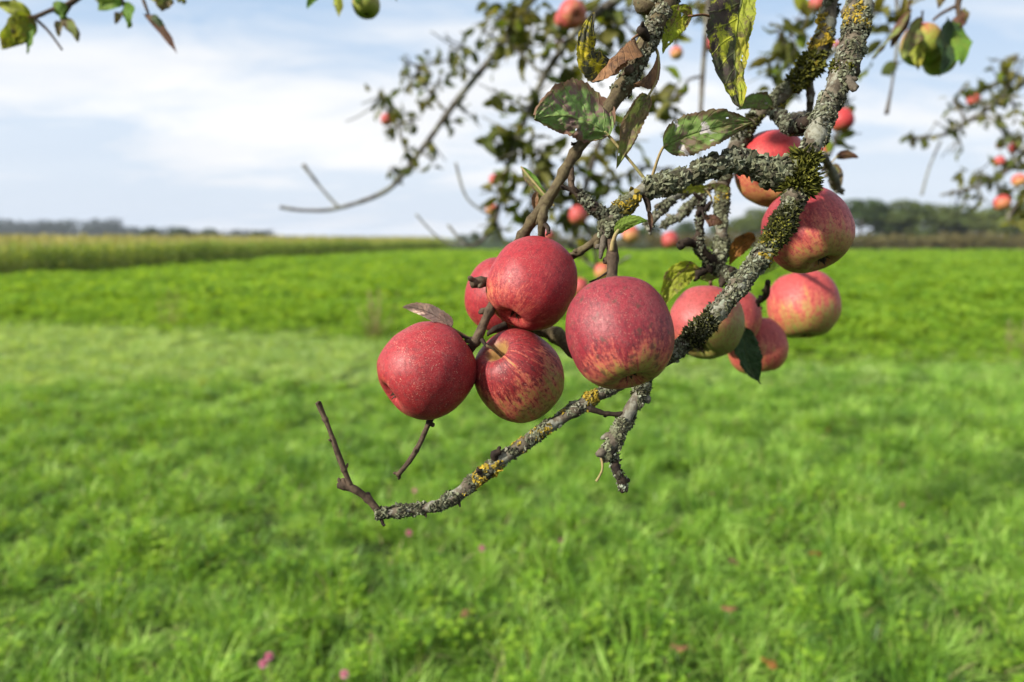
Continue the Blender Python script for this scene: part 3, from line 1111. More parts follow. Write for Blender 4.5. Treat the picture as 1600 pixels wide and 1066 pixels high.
def apple_body(seed, nphi=56, sub=3, lob=0.02, zs=1.0):
    rr = np.array(PROFILE)
    n = len(rr)
    prof = []
    for i in range(n - 1):
        p0, p1, p2, p3 = rr[max(i - 1, 0)], rr[i], rr[i + 1], rr[min(i + 2, n - 1)]
        for j in range(sub):
            u = j / sub
            prof.append(p1 + .5 * u * (p2 - p0 + u * (2 * p0 - 5 * p1 + 4 * p2 - p3 + u * (3 * (p1 - p2) + p3 - p0))))
    prof.append(rr[-1])
    vs, fs = [], []
    m = len(prof)
    for i, (r, z) in enumerate(prof):
        for k in range(nphi):
            a = 2 * PI * k / nphi
            low = max(0, -z) * 0.9 + 0.25
            f = 1 + lob * low * math.cos(5 * a + seed) + 0.012 * math.cos(2 * a + seed * 3)
            v = Vector((r * f * math.cos(a), r * f * math.sin(a), z * zs))
            d = mnoise.noise(v * 1.3 + Vector((seed * 7, seed, 0))) * 0.030 + mnoise.noise(v * 3.2 + Vector((0, seed * 5, 0))) * 0.012
            edge = 1 if r > 0.15 else r / 0.15
            v = v * (1 + d * edge)
            v.z += 0.035 * lob / 0.02 * max(0, -z) * 0.35 * math.cos(5 * a + seed) * min(1, r)
            vs.append(v)
    for i in range(m - 1):
        for k in range(nphi):
            a, b = i * nphi + k, i * nphi + (k + 1) % nphi
            fs.append((a, a + nphi, b + nphi, b))
    return vs, fs


BODIES = {}
def sepal_geo(seed):
    r = random.Random(int(seed * 100))
    vs, fs = [], []
    for k in range(5):
        a = k * 2 * PI / 5 + r.uniform(-.2, .2)
        L = r.uniform(0.16, 0.25)
        out = r.uniform(0.1, 0.9)
        b0 = len(vs)
        for u, w in ((0, .05), (.5, .045), (1, .004)):
            rad = 0.06 + out * L * u * 0.6
            z = -0.72 - L * u * (1 - 0.35 * out)
            x, y = rad * math.cos(a), rad * math.sin(a)
            sx, sy = -math.sin(a) * w, math.cos(a) * w
            vs += [(x - sx, y - sy, z), (x + sx, y + sy, z), (x + math.cos(a) * .018, y + math.sin(a) * .018, z - .01)]
        for j in range(2):
            q = b0 + 3 * j
            fs += [(q, q + 3, q + 5, q + 2), (q + 2, q + 5, q + 4, q + 1), (q + 1, q + 4, q + 3, q)]
    # the dry tuft in the middle
    for k in range(7):
        a = r.uniform(0, 6.28)
        b0 = len(vs)
        x, y = .03 * math.cos(a), .03 * math.sin(a)
        vs += [(x - .012, y, -.70), (x + .012, y, -.70), (x, y + .012, -.70), (x * 2, y * 2, -.70 - r.uniform(.1, .19))]
        fs += [(b0, b0 + 1, b0 + 3), (b0 + 1, b0 + 2, b0 + 3), (b0 + 2, b0, b0 + 3)]
    return vs, fs


def apple(px, py, rpx, d, calyx, mat, label, group, seed, stem_to=None, roll=0.0, detail=True, zs=1.0, stem_r=0.0014, lob=0.02):
    c = P(px, py, d)
    R = rpx / FPX * d
    e = empty('apple', c)
    tag(e, label, 'apple', group)
    q = Vector((0, 0, -1)).rotation_difference(camdir(*calyx)) @ Quaternion((0, 0, 1), roll)
    e.rotation_mode = 'QUATERNION'
    e.rotation_quaternion = q
    key = (round(seed, 2), detail, zs)
    if key not in BODIES:
        vs, fs = apple_body(seed, 56 if detail else 24, 3 if detail else 1, lob, zs)
        o = mesh_obj('skin', vs, fs, mat, e)
        sv, sf = sepal_geo(seed)
        BODIES[key] = (o.data, None)
    else:
        me = BODIES[key][0]
        if mat.name != me.materials[0].name:
            me = me.copy()
            me.materials[0] = mat
        o = bpy.data.objects.new('skin', me)
        COL.objects.link(o)
        o.parent = e
    o.scale = (R, R, R)
    sv, sf = sepal_geo(seed)
    k = mesh_obj('calyx', sv, sf, M['sepal'], e, smooth=False)
    k.scale = (R, R, R)
    b = Vector((0, 0, 0.56 * R * zs))
    if stem_to is not None:
        tgt = q.inverted() @ (stem_to - c)
        mid = Vector((0, 0, max(0.95 * R, 0.6 * R + 0.3 * (tgt - b).length)))
        mid = mid * 0.6 + tgt * 0.4 * min(1, R / max(tgt.length, 1e-6))
    else:
        tgt = Vector((0.12 * R * math.cos(seed * 9), 0.12 * R * math.sin(seed * 9), 1.2 * R))
        mid = (b + tgt) / 2
    vs, fs = tube_geo(catmull([(b, stem_r * 0.9), (mid, stem_r * 0.85), (tgt, stem_r * 1.3)], 0.002 if detail else 0.01), 8, 0.05, 0.02, 200)
    mesh_obj('stem', vs, fs, M['stem'], e)
    return e


AP = {}


def local(calyx, roll, v, k):
    """a direction given in camera axes, turned into an apple's own axes (where the sun reddened it)"""
    q = Vector((0, 0, -1)).rotation_difference(camdir(*calyx)) @ Quaternion((0, 0, 1), roll)
    return tuple((q.inverted() @ camdir(*v)) * k)


AP[1] = apple_mat('apple_skin_speckled', level=0.95, zgrad=0.16, stripe=0.30, speck=0.62, bloom=0.26, seed=0.4, red=(0.265, 0.005, 0.011), deep=(0.10, 0.0025, 0.007))
AP[2] = apple_mat('apple_skin_rosy', level=0.92, zgrad=0.30, stripe=0.45, speck=0.28, bloom=0.17, seed=1.3, red=(0.27, 0.009, 0.016), deep=(0.12, 0.004, 0.010), green=(0.40, 0.27, 0.07))
AP[3] = apple_mat('apple_skin_streaked', level=0.56, zgrad=0.05, side=local((.50, -.60, -.55), 2.0, (-.45, .75, .3), .42), stripe=1.0, speck=0.5, bloom=0.09, seed=2.2, red=(0.21, 0.012, 0.016), deep=(0.075, 0.005, 0.008), green=(0.22, 0.19, 0.035))
AP[4] = apple_mat('apple_skin_dark', level=1.16, zgrad=0.84, stripe=0.62, speck=0.35, bloom=0.22, scab=0.75, seed=3.1, red=(0.20, 0.008, 0.019), deep=(0.065, 0.003, 0.010), green=(0.22, 0.25, 0.035))
AP[5] = apple_mat('apple_skin_green', level=0.38, zgrad=0.10, side=local((-.30, -.80, .45), .7, (-.66, .70, .05), .78), stripe=0.35, speck=0.2, bloom=0.2, seed=4.6, red=(0.34, 0.05, 0.05), deep=(0.15, 0.022, 0.018), green=(0.165, 0.20, 0.032))
AP[8] = apple_mat('apple_skin_striped', level=0.60, zgrad=0.62, stripe=0.62, speck=0.2, bloom=0.18, seed=5.5, red=(0.36, 0.045, 0.042), deep=(0.20, 0.014, 0.018), green=(0.20, 0.235, 0.038))
AP[9] = apple_mat('apple_skin_crimson', level=0.86, zgrad=0.70, stripe=0.60, speck=0.25, bloom=0.2, seed=6.8, red=(0.27, 0.018, 0.026), deep=(0.12, 0.008, 0.014), green=(0.21, 0.19, 0.035))
AP[10] = apple_mat('apple_skin_orange', level=0.80, zgrad=0.25, side=local((-.25, -.55, .78), .2, (.1, 1, .1), .42), stripe=0.28, speck=0.15, bloom=0.2, seed=7.7, red=(0.38, 0.022, 0.024), deep=(0.24, 0.012, 0.016), green=(0.36, 0.20, 0.05))
AP[11] = apple_mat('apple_skin_far', level=0.80, zgrad=0.45, stripe=0.3, speck=0.0, bloom=0.34, seed=9.1, red=(0.36, 0.040, 0.036), deep=(0.20, 0.012, 0.015), green=(0.38, 0.22, 0.06))
AP[12] = apple_mat('apple_skin_unripe', level=0.16, zgrad=0.5, stripe=0.3, speck=0.0, bloom=0.1, seed=8.2, red=(0.30, 0.07, 0.04), deep=(0.18, 0.03, 0.02), green=(0.21, 0.29, 0.035))
AP[14] = apple_mat('apple_skin_dull', level=0.66, zgrad=0.45, stripe=0.5, speck=0.1, bloom=0.2, seed=3.9, red=(0.31, 0.035, 0.034), deep=(0.16, 0.012, 0.014), green=(0.26, 0.22, 0.045))
AP[13] = apple_mat('apple_skin_pale', level=0.48, zgrad=0.5, stripe=0.3, speck=0.0, bloom=0.2, seed=6.2, red=(0.46, 0.10, 0.06), deep=(0.32, 0.04, 0.03), green=(0.46, 0.32, 0.09))

GRP = 'ripe apples in focus on the near branch'
A1 = apple(667, 579, 74, .50, (-.74, -.52, .36), AP[1], 'red white-freckled apple hanging furthest left, beneath a curled dry leaf', GRP, 0.4, P(738, 540, .505), roll=0.5, zs=1.03, lob=0.006)
A2 = apple(831, 444, 70, .51, (-.46, -.80, .36), AP[2], 'bright rosy apple at the top of the cluster, overlapping another apple', GRP, 1.3, P(846, 372, .525), zs=1.05, roll=1.0, lob=0.010)
A2b = apple(789, 462, 62, .60, (-.2, -.9, -.2), AP[2], 'red apple half hidden behind the bright rosy apple, crossed by a stub', GRP, 1.9, P(800, 400, .62))
A3 = apple(810, 587, 70, .515, (.50, -.60, -.55), AP[3], 'red and green streaked apple wedged between the freckled and the big one', GRP, 2.2, P(760, 540, .497), roll=2.0, zs=1.02, stem_r=.0011)
A4 = apple(967, 521, 83.5, .44, (.20, -.88, .38), AP[4], 'largest dark crimson apple in the centre with a green base and dark scabs', GRP, 3.1, P(956, 440, .47), zs=1.06, roll=0.3, lob=0.010)
A5 = apple(1103, 504, 57, .66, (-.30, -.80, .45), AP[5], 'mostly green dented apple partly behind the lichened branch', GRP, 4.6, P(1110, 440, .66), lob=0.05, roll=0.7)
A6 = apple(1141, 496, 47, .76, (.1, -.97, -.1), AP[14], 'red apple squeezed between the green dented apple and a dark leaf', GRP, 4.9, P(1150, 440, .74))
A7 = apple(1183, 541, 46, .79, (.15, -.95, .1), AP[14], 'lowest right apple, partly covered by a bitten dark green leaf', GRP, 5.2, P(1190, 480, .78))
A8 = apple(1255, 477, 54.5, .85, (.03, -.97, .16), AP[8], 'striped pink and green apple hanging free on the right', GRP, 5.5, P(1228, 415, .84), roll=0.4)
A9 = apple(1261, 360, 66, .56, (.27, -.86, .36), AP[9], 'crimson apple with green base behind the mossy branch', GRP, 6.8, P(1235, 300, .57), roll=1.1)
A10 = apple(1205, 263, 57, .65, (-.25, -.55, .78), AP[10], 'orange-red apple with its open calyx facing out, behind the lichened side branch', GRP, 7.7, P(1225, 200, .66), roll=0.2)

# ------------------------------------------------------------------ leaves
LM = {}
LM['big'] = leaf_mat('leaf_green_purple', (0.135, 0.22, 0.060), (0.18, 0.11, 0.10), (0.15, 0.10, 0.08), 0.50, 0.34, seed=1.0, veinamt=0.6, edge=(0.17, 0.085, 0.055))
LM['olive'] = leaf_mat('leaf_olive_brown', (0.15, 0.18, 0.042), (0.12, 0.085, 0.055), (0.17, 0.12, 0.055), 0.42, 0.35, seed=2.4, veinamt=0.4, edge=(0.12, 0.07, 0.035))
LM['dark'] = leaf_mat('leaf_dark_yellow_spots', (0.040, 0.046, 0.020), (0.046, 0.032, 0.028), (0.36, 0.38, 0.025), 0.55, 0.36, seed=3.3, veinamt=0.25)
LM['lime'] = leaf_mat('leaf_lime', (0.21, 0.24, 0.022), (0.12, 0.10, 0.035), (0.33, 0.31, 0.03), 0.46, 0.45, seed=4.2, veinamt=0.35)
LM['patched'] = leaf_mat('leaf_green_silver_patches', (0.125, 0.195, 0.046), (0.16, 0.11, 0.08), (0.16, 0.125, 0.06), 0.42, 0.35, patches=0.55, seed=5.3, veinamt=0.4, edge=(0.10, 0.06, 0.035))
LM['yellow'] = leaf_mat('leaf_yellow_dark_spots', (0.40, 0.31, 0.015), (0.050, 0.048, 0.028), (0.45, 0.38, 0.02), 0.58, 0.4, seed=6.6, veinamt=0.2)
LM['limebrown'] = leaf_mat('leaf_lime_brown_half', (0.24, 0.28, 0.018), (0.17, 0.10, 0.055), (0.32, 0.32, 0.02), 0.44, 0.4, patches=0.35, patch=(0.36, 0.22, 0.15), seed=7.2, veinamt=0.3)
LM['brown'] = leaf_mat('leaf_dead_brown', (0.19, 0.095, 0.042), (0.09, 0.045, 0.025), (0.26, 0.15, 0.075), 0.4, 0.4, seed=8.1, transl=0.22, vein=(0.10, 0.055, 0.03), veinamt=0.5)
LM['brownred'] = leaf_mat('leaf_dead_dark', (0.10, 0.045, 0.028), (0.05, 0.025, 0.018), (0.15, 0.08, 0.04), 0.4, 0.4, seed=9.1, transl=0.25, veinamt=0.2)
LM['orange'] = leaf_mat('leaf_orange_brown', (0.20, 0.085, 0.018), (0.085, 0.045, 0.015), (0.26, 0.14, 0.02), 0.4, 0.4, seed=1.9, transl=0.35, veinamt=0.2)
LM['dry'] = leaf_mat('leaf_dry_grey', (0.56, 0.41, 0.31), (0.34, 0.23, 0.17), (0.62, 0.48, 0.38), 0.35, 0.4, seed=2.9, transl=0.2, vein=(0.2, 0.13, 0.1), veinamt=0.5)
LM['green'] = leaf_mat('leaf_fresh_green', (0.10, 0.19, 0.022), (0.13, 0.20, 0.03), (0.16, 0.24, 0.03), 0.3, 0.4, seed=3.9, veinamt=0.35, transl=0.4)
LM['deep'] = leaf_mat('leaf_dark_green', (0.020, 0.045, 0.014), (0.028, 0.04, 0.014), (0.05, 0.07, 0.02), 0.4, 0.3, seed=4.9, veinamt=0.2, transl=0.2)


def leaf_geo(base, ctrl, tip, side, wl, wr, fold=0.35, curl=0.0, wave=0.12, nu=11, nv=40, teeth=18, seed=0.0, tipcurl=0.0):
    """grid of a leaf along the curve base-ctrl-tip; side: direction of the wl half; fold > 0 lifts both halves to the front"""
    vs, uv, fs = [], [], []
    L = (ctrl - base).length + (tip - ctrl).length
    for j in range(nv + 1):
        v = j / nv
        m = base * (1 - v) ** 2 + ctrl * 2 * v * (1 - v) + tip * v * v
        tn = ((ctrl - base) * (1 - v) + (tip - ctrl) * v).normalized()
        s = side - tn * side.dot(tn)
        s.normalize()
        nrm = s.cross(tn)
        prof = max(0.0, math.sin(PI * min(1, max(0, v)) ** 0.78)) ** 0.72 * (1 - 0.18 * v)
        tooth = 1 + 0.09 * ((v * teeth) % 1.0 - 0.5) * (1 if teeth else 0)
        for i in range(-nu, nu + 1):
            u = i / nu
            w = wl if u < 0 else wr
            au = abs(u)
            edge = tooth if au > 0.99 else 1
            rag = 1 + 0.13 * mnoise.noise(Vector((v * 5, seed * 3 + (9 if u > 0 else 0), 0))) + (0.10 * mnoise.noise(Vector((v * 24, seed * 5 + (9 if u > 0 else 0), 2))) if au > .7 and teeth else 0)
            x = au * w * prof * edge * rag
            lift = math.sin(fold) * x + curl * x * au
            xx = math.cos(fold) * x - abs(curl) * 0.3 * x * au
            wv = wave * (wl + wr) * 0.5 * au * (math.sin(v * 9 + seed * 5 + (2 if u > 0 else 0)) * 0.6 + mnoise.noise(Vector((u * 2.2, v * 6, seed))))
            pucker = 0.065 * (wl + wr) * mnoise.noise(Vector((u * 5, v * 13, seed + 4)))
            pos = m + s * (xx * (1 if u < 0 else -1)) + nrm * (lift + wv + pucker) + nrm * (tipcurl * L * max(0, v - 0.6) ** 2)
            vs.append(pos)
            uv.append((u * 0.5 + 0.5, v))
    k = 2 * nu + 1
    for j in range(nv):
        for i in range(k - 1):
            a = j * k + i
            fs.append((a, a + 1, a + 1 + k, a + k))
    return vs, fs, uv


tree_o = Vector((2.9, 1.6, 0.0))
tree = empty('apple_tree', tree_o)
tag(tree, 'near lichen-covered apple tree reaching in from upper right, branch ends in focus', 'apple tree')


def fleaf(base, ctrl, tip, side, wl, wr, mat, mat2=None, petiole=None, label=None, pr=0.0009, pmat='petiole', parent=None, origin=None, bite=None, holes=None, **kw):
    """base, ctrl, tip: (px,py,d); side in camera axes; widths in px at the base depth"""
    parent = parent or tree
    origin = tree_o if origin is None else origin
    b, c, t_ = P(*base), P(*ctrl), P(*tip)
    k = base[2] / FPX
    vs, fs, uv = leaf_geo(b, c, t_, camdir(*side), wl * k, wr * k, **kw)
    if bite:
        bc, br = P(*bite[:3]), bite[3] * k
        fs = [f for f in fs if min((vs[q] - bc).length for q in f) > br]
    if holes is None:
        holes = 3 if mat in ('big', 'patched', 'dark', 'limebrown', 'olive', 'lime') and kw.get('nu', 11) > 8 else 0
    hr_ = random.Random(int(kw.get('seed', 1) * 100))
    nn_ = 2 * kw.get('nu', 11) + 1
    for _ in range(holes):
        i0 = hr_.choice(fs)[0]
        if abs(i0 % nn_ - nn_ // 2) < 3:
            continue
        hc, hrad = vs[i0], hr_.uniform(.7, 2.4) * k
        fs = [f for f in fs if (vs[f[0]] - hc).length > hrad * (1 + 0.5 * mnoise.noise(vs[f[0]] * 300))]
    vs = [v - b for v in vs]
    mats = [LM[mat]] + ([LM[mat2]] if mat2 else [])
    o = mesh_obj('leaf', vs, fs, mats, parent, uv=uv)
    o.location = b - origin
    if mat2:
        nu = kw.get('nu', 11)
        mi = np.array([1 if (f[0] % (2 * nu + 1)) >= nu else 0 for f in fs], np.int32)
        o.data.polygons.foreach_set('material_index', mi)
    if label:
        o['label'] = label
    if petiole:
        pts = [(P(*q) - b, pr * (1 + 0.5 * i / len(petiole))) for i, q in enumerate(petiole)]
        dirn = (c - b).normalized()
        pts = [(dirn * 0.004, pr * 0.7), (Vector((0, 0, 0)), pr)] + pts
        v2, f2 = tube_geo(catmull(pts, 0.0015), 7, 0.06, 0.03, 200)
        mesh_obj('petiole', v2, f2, M[pmat], o)
    return o


fleaf((951, 212, .497), (900, 168, .49), (836, 186, .48), (.35, .93, .0), 72, 34, 'big', petiole=[(985, 252, .498), (1014, 288, .50)], label='broad green leaf blotched purple, on the longest stalk', fold=-0.28, wave=0.22, seed=.3, nu=13, nv=50, pr=.0011)
fleaf((1013, 150, .505), (985, 188, .50), (963, 264, .495), (-.9, -.2, .3), 24, 20, 'olive', petiole=[(1024, 128, .51), (1029, 92, .512), (1022, 70, .515)], label='narrow olive leaf with brown tip hanging beside the broad one', fold=0.5, wave=0.22, seed=1.2, pr=.0009)
fleaf((1168, -34, .52), (1136, 70, .515), (1157, 170, .50), (-.97, .0, .10), 64, 26, 'dark', mat2='lime', petiole=[(1150, -60, .53), (1120, -20, .55)], label='long hanging leaf, one half dark with yellow spots, other half lime', fold=0.30, wave=0.24, seed=2.1, nv=60, teeth=30)
fleaf((1036, 231, .49), (1090, 200, .485), (1178, 190, .49), (-.15, .97, .1), 36, 32, 'patched', petiole=[(1028, 248, .493), (1018, 280, .50)], label='green leaf with silvery dead patches above the lichened branch', fold=-0.18, wave=0.34, seed=3.4, nv=50, teeth=24, pr=.001)
fleaf((1206, 168, .60), (1180, 150, .60), (1150, 172, .60), (0, .95, .3), 17, 13, 'patched', fold=0.3, seed=4.7, petiole=[(1222, 178, .61)])
fleaf((960, 98, .51), (905, 118, .50), (926, 20, .495), (-.8, -.5, .3), 30, 26, 'yellow', label='small yellow leaf with dark spots at the top', fold=0.35, wave=0.3, seed=5.1, petiole=[(985, 80, .51), (1000, 60, .515)])
fleaf((992, 58, .50), (962, 78, .49), (926, 128, .488), (-.6, -.6, .5), 19, 16, 'brown', label='curled dead brown leaf at the top', fold=1.0, curl=0.9, wave=0.35, seed=6.3, pmat='petiole_brown', petiole=[(1004, 50, .505)])
fleaf((1082, 25, .52), (1046, 22, .52), (1036, 84, .515), (-.5, .8, .3), 24, 22, 'limebrown', label='lime leaf with a pinkish dead patch beside the upper branch', fold=0.25, wave=0.2, seed=7.8, pmat='petiole_brown', petiole=[(1098, 23, .525), (1118, 28, .53)])
fleaf((1028, 82, .515), (1022, 116, .50), (990, 132, .495), (.8, -.3, .5), 17, 14, 'brown', label='curled dead leaf hugging the upper branch', fold=0.9, curl=0.8, wave=0.3, seed=8.2, pmat='petiole_brown')
fleaf((962, 366, .487), (980, 340, .485), (1012, 346, .48), (-.3, .9, .2), 13, 10, 'green', label='small fresh green leaf over the largest apple', fold=0.25, wave=0.12, seed=9.4, petiole=[(957, 380, .488), (956, 392, .489)], pr=.0015)
fleaf((1094, 424, .60), (1048, 410, .60), (1028, 492, .60), (-.9, .4, .2), 22, 24, 'limebrown', mat2='lime', label='browning lime leaf hanging left of the knobbly spur', fold=0.35, wave=0.25, seed=10.1, petiole=[(1104, 420, .60)])
fleaf((1101, 342, .585), (1113, 340, .585), (1130, 350, .58), (0, -1, .3), 17, 8, 'brownred', fold=0.3, seed=11.2, pmat='spur', petiole=[(1097, 328, .59)], label='tiny dark dead leaf on the knobbly spur')
fleaf((1180, 370, .63), (1150, 380, .63), (1140, 415, .63), (-.8, .5, .2), 18, 14, 'orange', label='orange-brown leaf behind the main branch', fold=0.3, wave=0.2, seed=12.5)
fleaf((815, 262, .58), (830, 280, .575), (862, 318, .57), (.6, .7, .2), 10, 12, 'green', mat2='olive', fold=0.6, wave=0.25, seed=13.7, label='small folded green leaf left of the brown stalk', petiole=[(866, 322, .565)])
fleaf((838, 300, .57), (832, 315, .57), (838, 335, .57), (-.9, .1, .2), 7, 7, 'brown', fold=0.5, seed=14.2)
fleaf((1163, 512, .69), (1158, 560, .68), (1189, 600, .68), (-.95, -.2, .2), 25, 24, 'deep', bite=(1141, 566, .68, 13), label='dark green leaf with a bitten edge over the lowest apple', fold=0.4, wave=0.2, seed=15.1, petiole=[(1160, 490, .70)], nv=40)
fleaf((1104, 298, .60), (1080, 288, .595), (1056, 302, .59), (0, .9, .4), 9, 9, 'lime', fold=0.3, seed=16.3, petiole=[(1112, 312, .60), (1106, 330, .60)])
fleaf((1224, 404, .74), (1200, 410, .74), (1160, 436, .74), (0, .9, .3), 16, 14, 'green', fold=0.3, seed=17.6)
fleaf((1306, 246, .80), (1322, 238, .80), (1342, 247, .80), (0, .9, .4), 8, 8, 'brownred', fold=0.2, seed=18.4, petiole=[(1294, 262, .8)])
fleaf((1298, 258, .80), (1310, 270, .80), (1312, 296, .80), (.9, .1, .4), 11, 11, 'olive', fold=0.2, seed=19.2)
fleaf((1214, 148, .64), (1226, 160, .64), (1216, 186, .63), (.9, .1, .4), 9, 8, 'yellow', fold=0.2, seed=20.2, petiole=[(1222, 138, .64)])
fleaf((1134, 420, .61), (1115, 432, .61), (1092, 436, .61), (0, .8, .5), 12, 10, 'olive', fold=0.2, seed=21.2)
fleaf((704, 512, .51), (668, 478, .492), (629, 480, .485), (.15, .95, -.15), 15, 17, 'dry', fold=0.25, curl=0.35, wave=0.3, seed=22.8, label='curled grey dry leaf on top of the freckled apple', pmat='petiole_brown', petiole=[(722, 522, .51), (738, 532, .505)])
fleaf((1012, 328, .50), (1016, 345, .50), (1016, 362, .50), (-.9, 0, .3), 6, 6, 'brownred', fold=0.6, seed=23.8)
fleaf((1140, 300, .60), (1125, 290, .60), (1095, 292, .60), (0, .9, .4), 9, 7, 'olive', fold=0.3, seed=24.8)

# ------------------------------------------------------------------ near branches
def bpts(lst, k=1.0):
    return [(P(x, y, d), r * k / FPX * d) for x, y, r, d in lst]


def nb(name, lst, mat, k=0.83, extra=None, **kw):
    pts = (extra or []) + bpts(lst, k)
    kw.setdefault('nodes', 1.0)
    if mat in ('bark', 'bark_pale', 'spur'):
        kw.setdefault('lump', .2)
        kw.setdefault('fine', .08)
    return tube(name, pts, M[mat], tree, tree_o, **kw)


up = [(Vector((2.9, 1.6, 1.1)), .11), (Vector((2.75, 1.52, 1.9)), .085), (Vector((2.1, 1.25, 2.45)), .05), (Vector((1.2, .95, 2.62)), .03), (Vector((0.62, .72, 2.42)), .018)]
tube('trunk', [(Vector((2.9, 1.6, -.05)), .16), (Vector((2.88, 1.6, .3)), .125), (Vector((2.92, 1.58, .8)), .115), (Vector((2.9, 1.6, 1.3)), .11)], M['bark'], tree, tree_o, seg=24, freq=14)
bough, pL1 = nb('bough', [(1372, -140, 20, .56), (1345, -40, 20, .54), (1338, 40, 20, .525), (1322, 100, 19, .515), (1297, 160, 18, .51), (1272, 220, 18, .50), (1250, 285, 18, .495), (1226, 345, 16, .49),
                          (1190, 400, 15, .487), (1150, 452, 14.5, .487), (1108, 500, 14, .492), (1060, 545, 13, .50), (1010, 580, 12, .51), (955, 606, 11, .51), (890, 645, 11, .505), (812, 698, 11, .50),
                          (750, 745, 11.5, .495), (692, 786, 10.5, .49), (640, 797, 9, .488), (588, 803, 9, .487)], 'bark_pale', extra=up, seg=14, step=.0022)
_, pTip = nb('twig', [(592, 800, 8, .487), (575, 780, 7, .487), (552, 764, 7.5, .486), (529, 757, 7.5, .486)], 'twig')
nb('twig', [(549, 763, 5.5, .486), (540, 740, 5, .485), (527, 706, 5.5, .484), (515, 672, 4.5, .483), (505, 648, 4.6, .483), (497, 629, 5.0, .482)], 'twig', lump=.2)
nb('twig', [(594, 806, 6, .487), (597, 815, 4.5, .486), (600, 822, 3, .485)], 'spur')
nb('spur', [(775, 722, 6, .497), (773, 710, 8, .494), (782, 706, 6, .494)], 'spur')
nb('spur', [(757, 752, 6, .494), (749, 738, 5, .49), (745, 733, 2, .489)], 'spur')
nb('spur', [(668, 795, 6, .489), (662, 803, 4, .487)], 'twig')
nb('spur', [(716, 782, 4, .49), (719, 792, 2, .489)], 'spur')
_, pS1 = nb('branch', [(1008, 575, 11, .51), (1004, 606, 11, .505), (988, 635, 11, .50), (970, 668, 11.5, .497), (955, 700, 12, .495), (942, 714, 10, .494)], 'bark', k=.85)
_, pS2 = nb('spur', [(960, 708, 7, .495), (962, 730, 8, .493), (970, 748, 8.5, .492), (974, 758, 7, .492), (972, 769, 5.5, .491)], 'spur', lump=.25)
nb('twig', [(972, 648, 6, .498), (945, 646, 5, .496), (922, 638, 6, .495)], 'spur', lump=.25)
nb('petiole', [(940, 716, 3, .494), (941, 734, 2, .493), (932, 752, 2.2, .492)], 'petiole')
_, pL2 = nb('branch', [(1330, -120, 14, .62), (1303, -20, 14, .62), (1288, 55, 14, .62), (1268, 100, 15, .62), (1240, 132, 12, .625), (1200, 165, 11, .63), (1178, 185, 11, .635), (1158, 215, 13, .64), (1138, 255, 11, .645),
                       (1129, 300, 10, .645), (1127, 350, 10, .64), (1127, 390, 10, .63), (1118, 418, 12, .62)], 'bark_pale', extra=[(Vector((0.62, .74, 2.42)), .014)], seg=12)
nb('branch', [(1262, 110, 9, .62), (1266, 150, 7, .63), (1262, 180, 6, .64), (1240, 185, 11, .60)], 'bark')
_, pL2b = nb('spur', [(1262, 190, 11, .53), (1240, 200, 12, .56), (1222, 185, 9, .58), (1210, 178, 7, .59)], 'spur', lump=.3)
_, pL3 = nb('branch', [(1085, -110, 14, .54), (1048, -8, 14, .525), (1022, 45, 14, .515), (1000, 88, 13, .51), (978, 128, 14, .507), (955, 165, 12, .505), (925, 205, 10, .505), (898, 240, 9.5, .505), (876, 280, 9, .508), (854, 315, 9, .512),
                       (832, 345, 9, .52), (812, 376, 9, .53), (795, 398, 8, .55)], 'twig_olive', extra=[(Vector((0.62, .72, 2.42)), .011)], seg=12, k=.95)
nb('twig', [(852, 318, 7, .512), (848, 340, 7, .51), (846, 358, 6.5, .513), (846, 374, 5.5, .52)], 'twig_olive', k=1)
nb('spur', [(850, 350, 5, .51), (856, 356, 4.5, .507), (857, 365, 2.5, .506)], 'spur')
nb('twig', [(893, 262, 5, .506), (893, 288, 6, .504), (896, 300, 6, .503)], 'twig', k=.9)
nb('spur', [(905, 224, 4, .504), (893, 226, 3, .503)], 'spur')
_, pB4 = nb('branch', [(1250, 268, 18, .50), (1212, 272, 18, .498), (1180, 258, 14, .497), (1145, 250, 12.5, .495), (1108, 262, 13.5, .493), (1072, 277, 12, .495), (1036, 290, 12, .497), (1006, 296, 11, .50), (985, 312, 11, .50), (962, 336, 15, .498), (950, 358, 15, .497), (946, 372, 10, .496)], 'bark', seg=12, step=.002)
_, pB4s = nb('spur', [(955, 342, 10, .497), (930, 326, 9, .495), (910, 308, 8, .497), (895, 298, 6, .50), (877, 292, 4.5, .50)], 'spur', lump=.28)
nb('spur', [(945, 368, 8, .495), (940, 388, 6, .492), (938, 404, 3, .491)], 'bark', lump=.3)
nb('twig', [(946, 360, 8, .498), (925, 380, 7.5, .505), (903, 395, 7.5, .515), (885, 404, 7, .53), (862, 412, 6, .56)], 'twig_olive')
nb('twig', [(954, 372, 9, .496), (957, 395, 9, .493), (957, 420, 9, .488), (955, 442, 8.5, .48)], 'twig', k=1.0)
nb('twig', [(950, 425, 2.5, .487), (938, 433, 2, .50), (925, 440, 2, .52)], 'spur')
nb('spur', [(1006, 300, 9, .499), (1012, 288, 6, .50), (1017, 279, 5, .50)], 'spur', lump=.3)
nb('spur', [(1005, 300, 9, .50), (1012, 318, 6, .50), (1014, 330, 4, .50)], 'spur', lump=.3)
_, pFar = nb('branch', [(1118, 285, 7, .68), (1088, 312, 7, .68), (1060, 338, 7, .68), (1040, 350, 6.5, .68), (1036, 356, 4, .68)], 'bark')
_, pLow = nb('branch', [(1090, 290, 7, .64), (1050, 312, 8, .62), (1028, 335, 8, .60), (1010, 355, 7, .60)], 'bark')
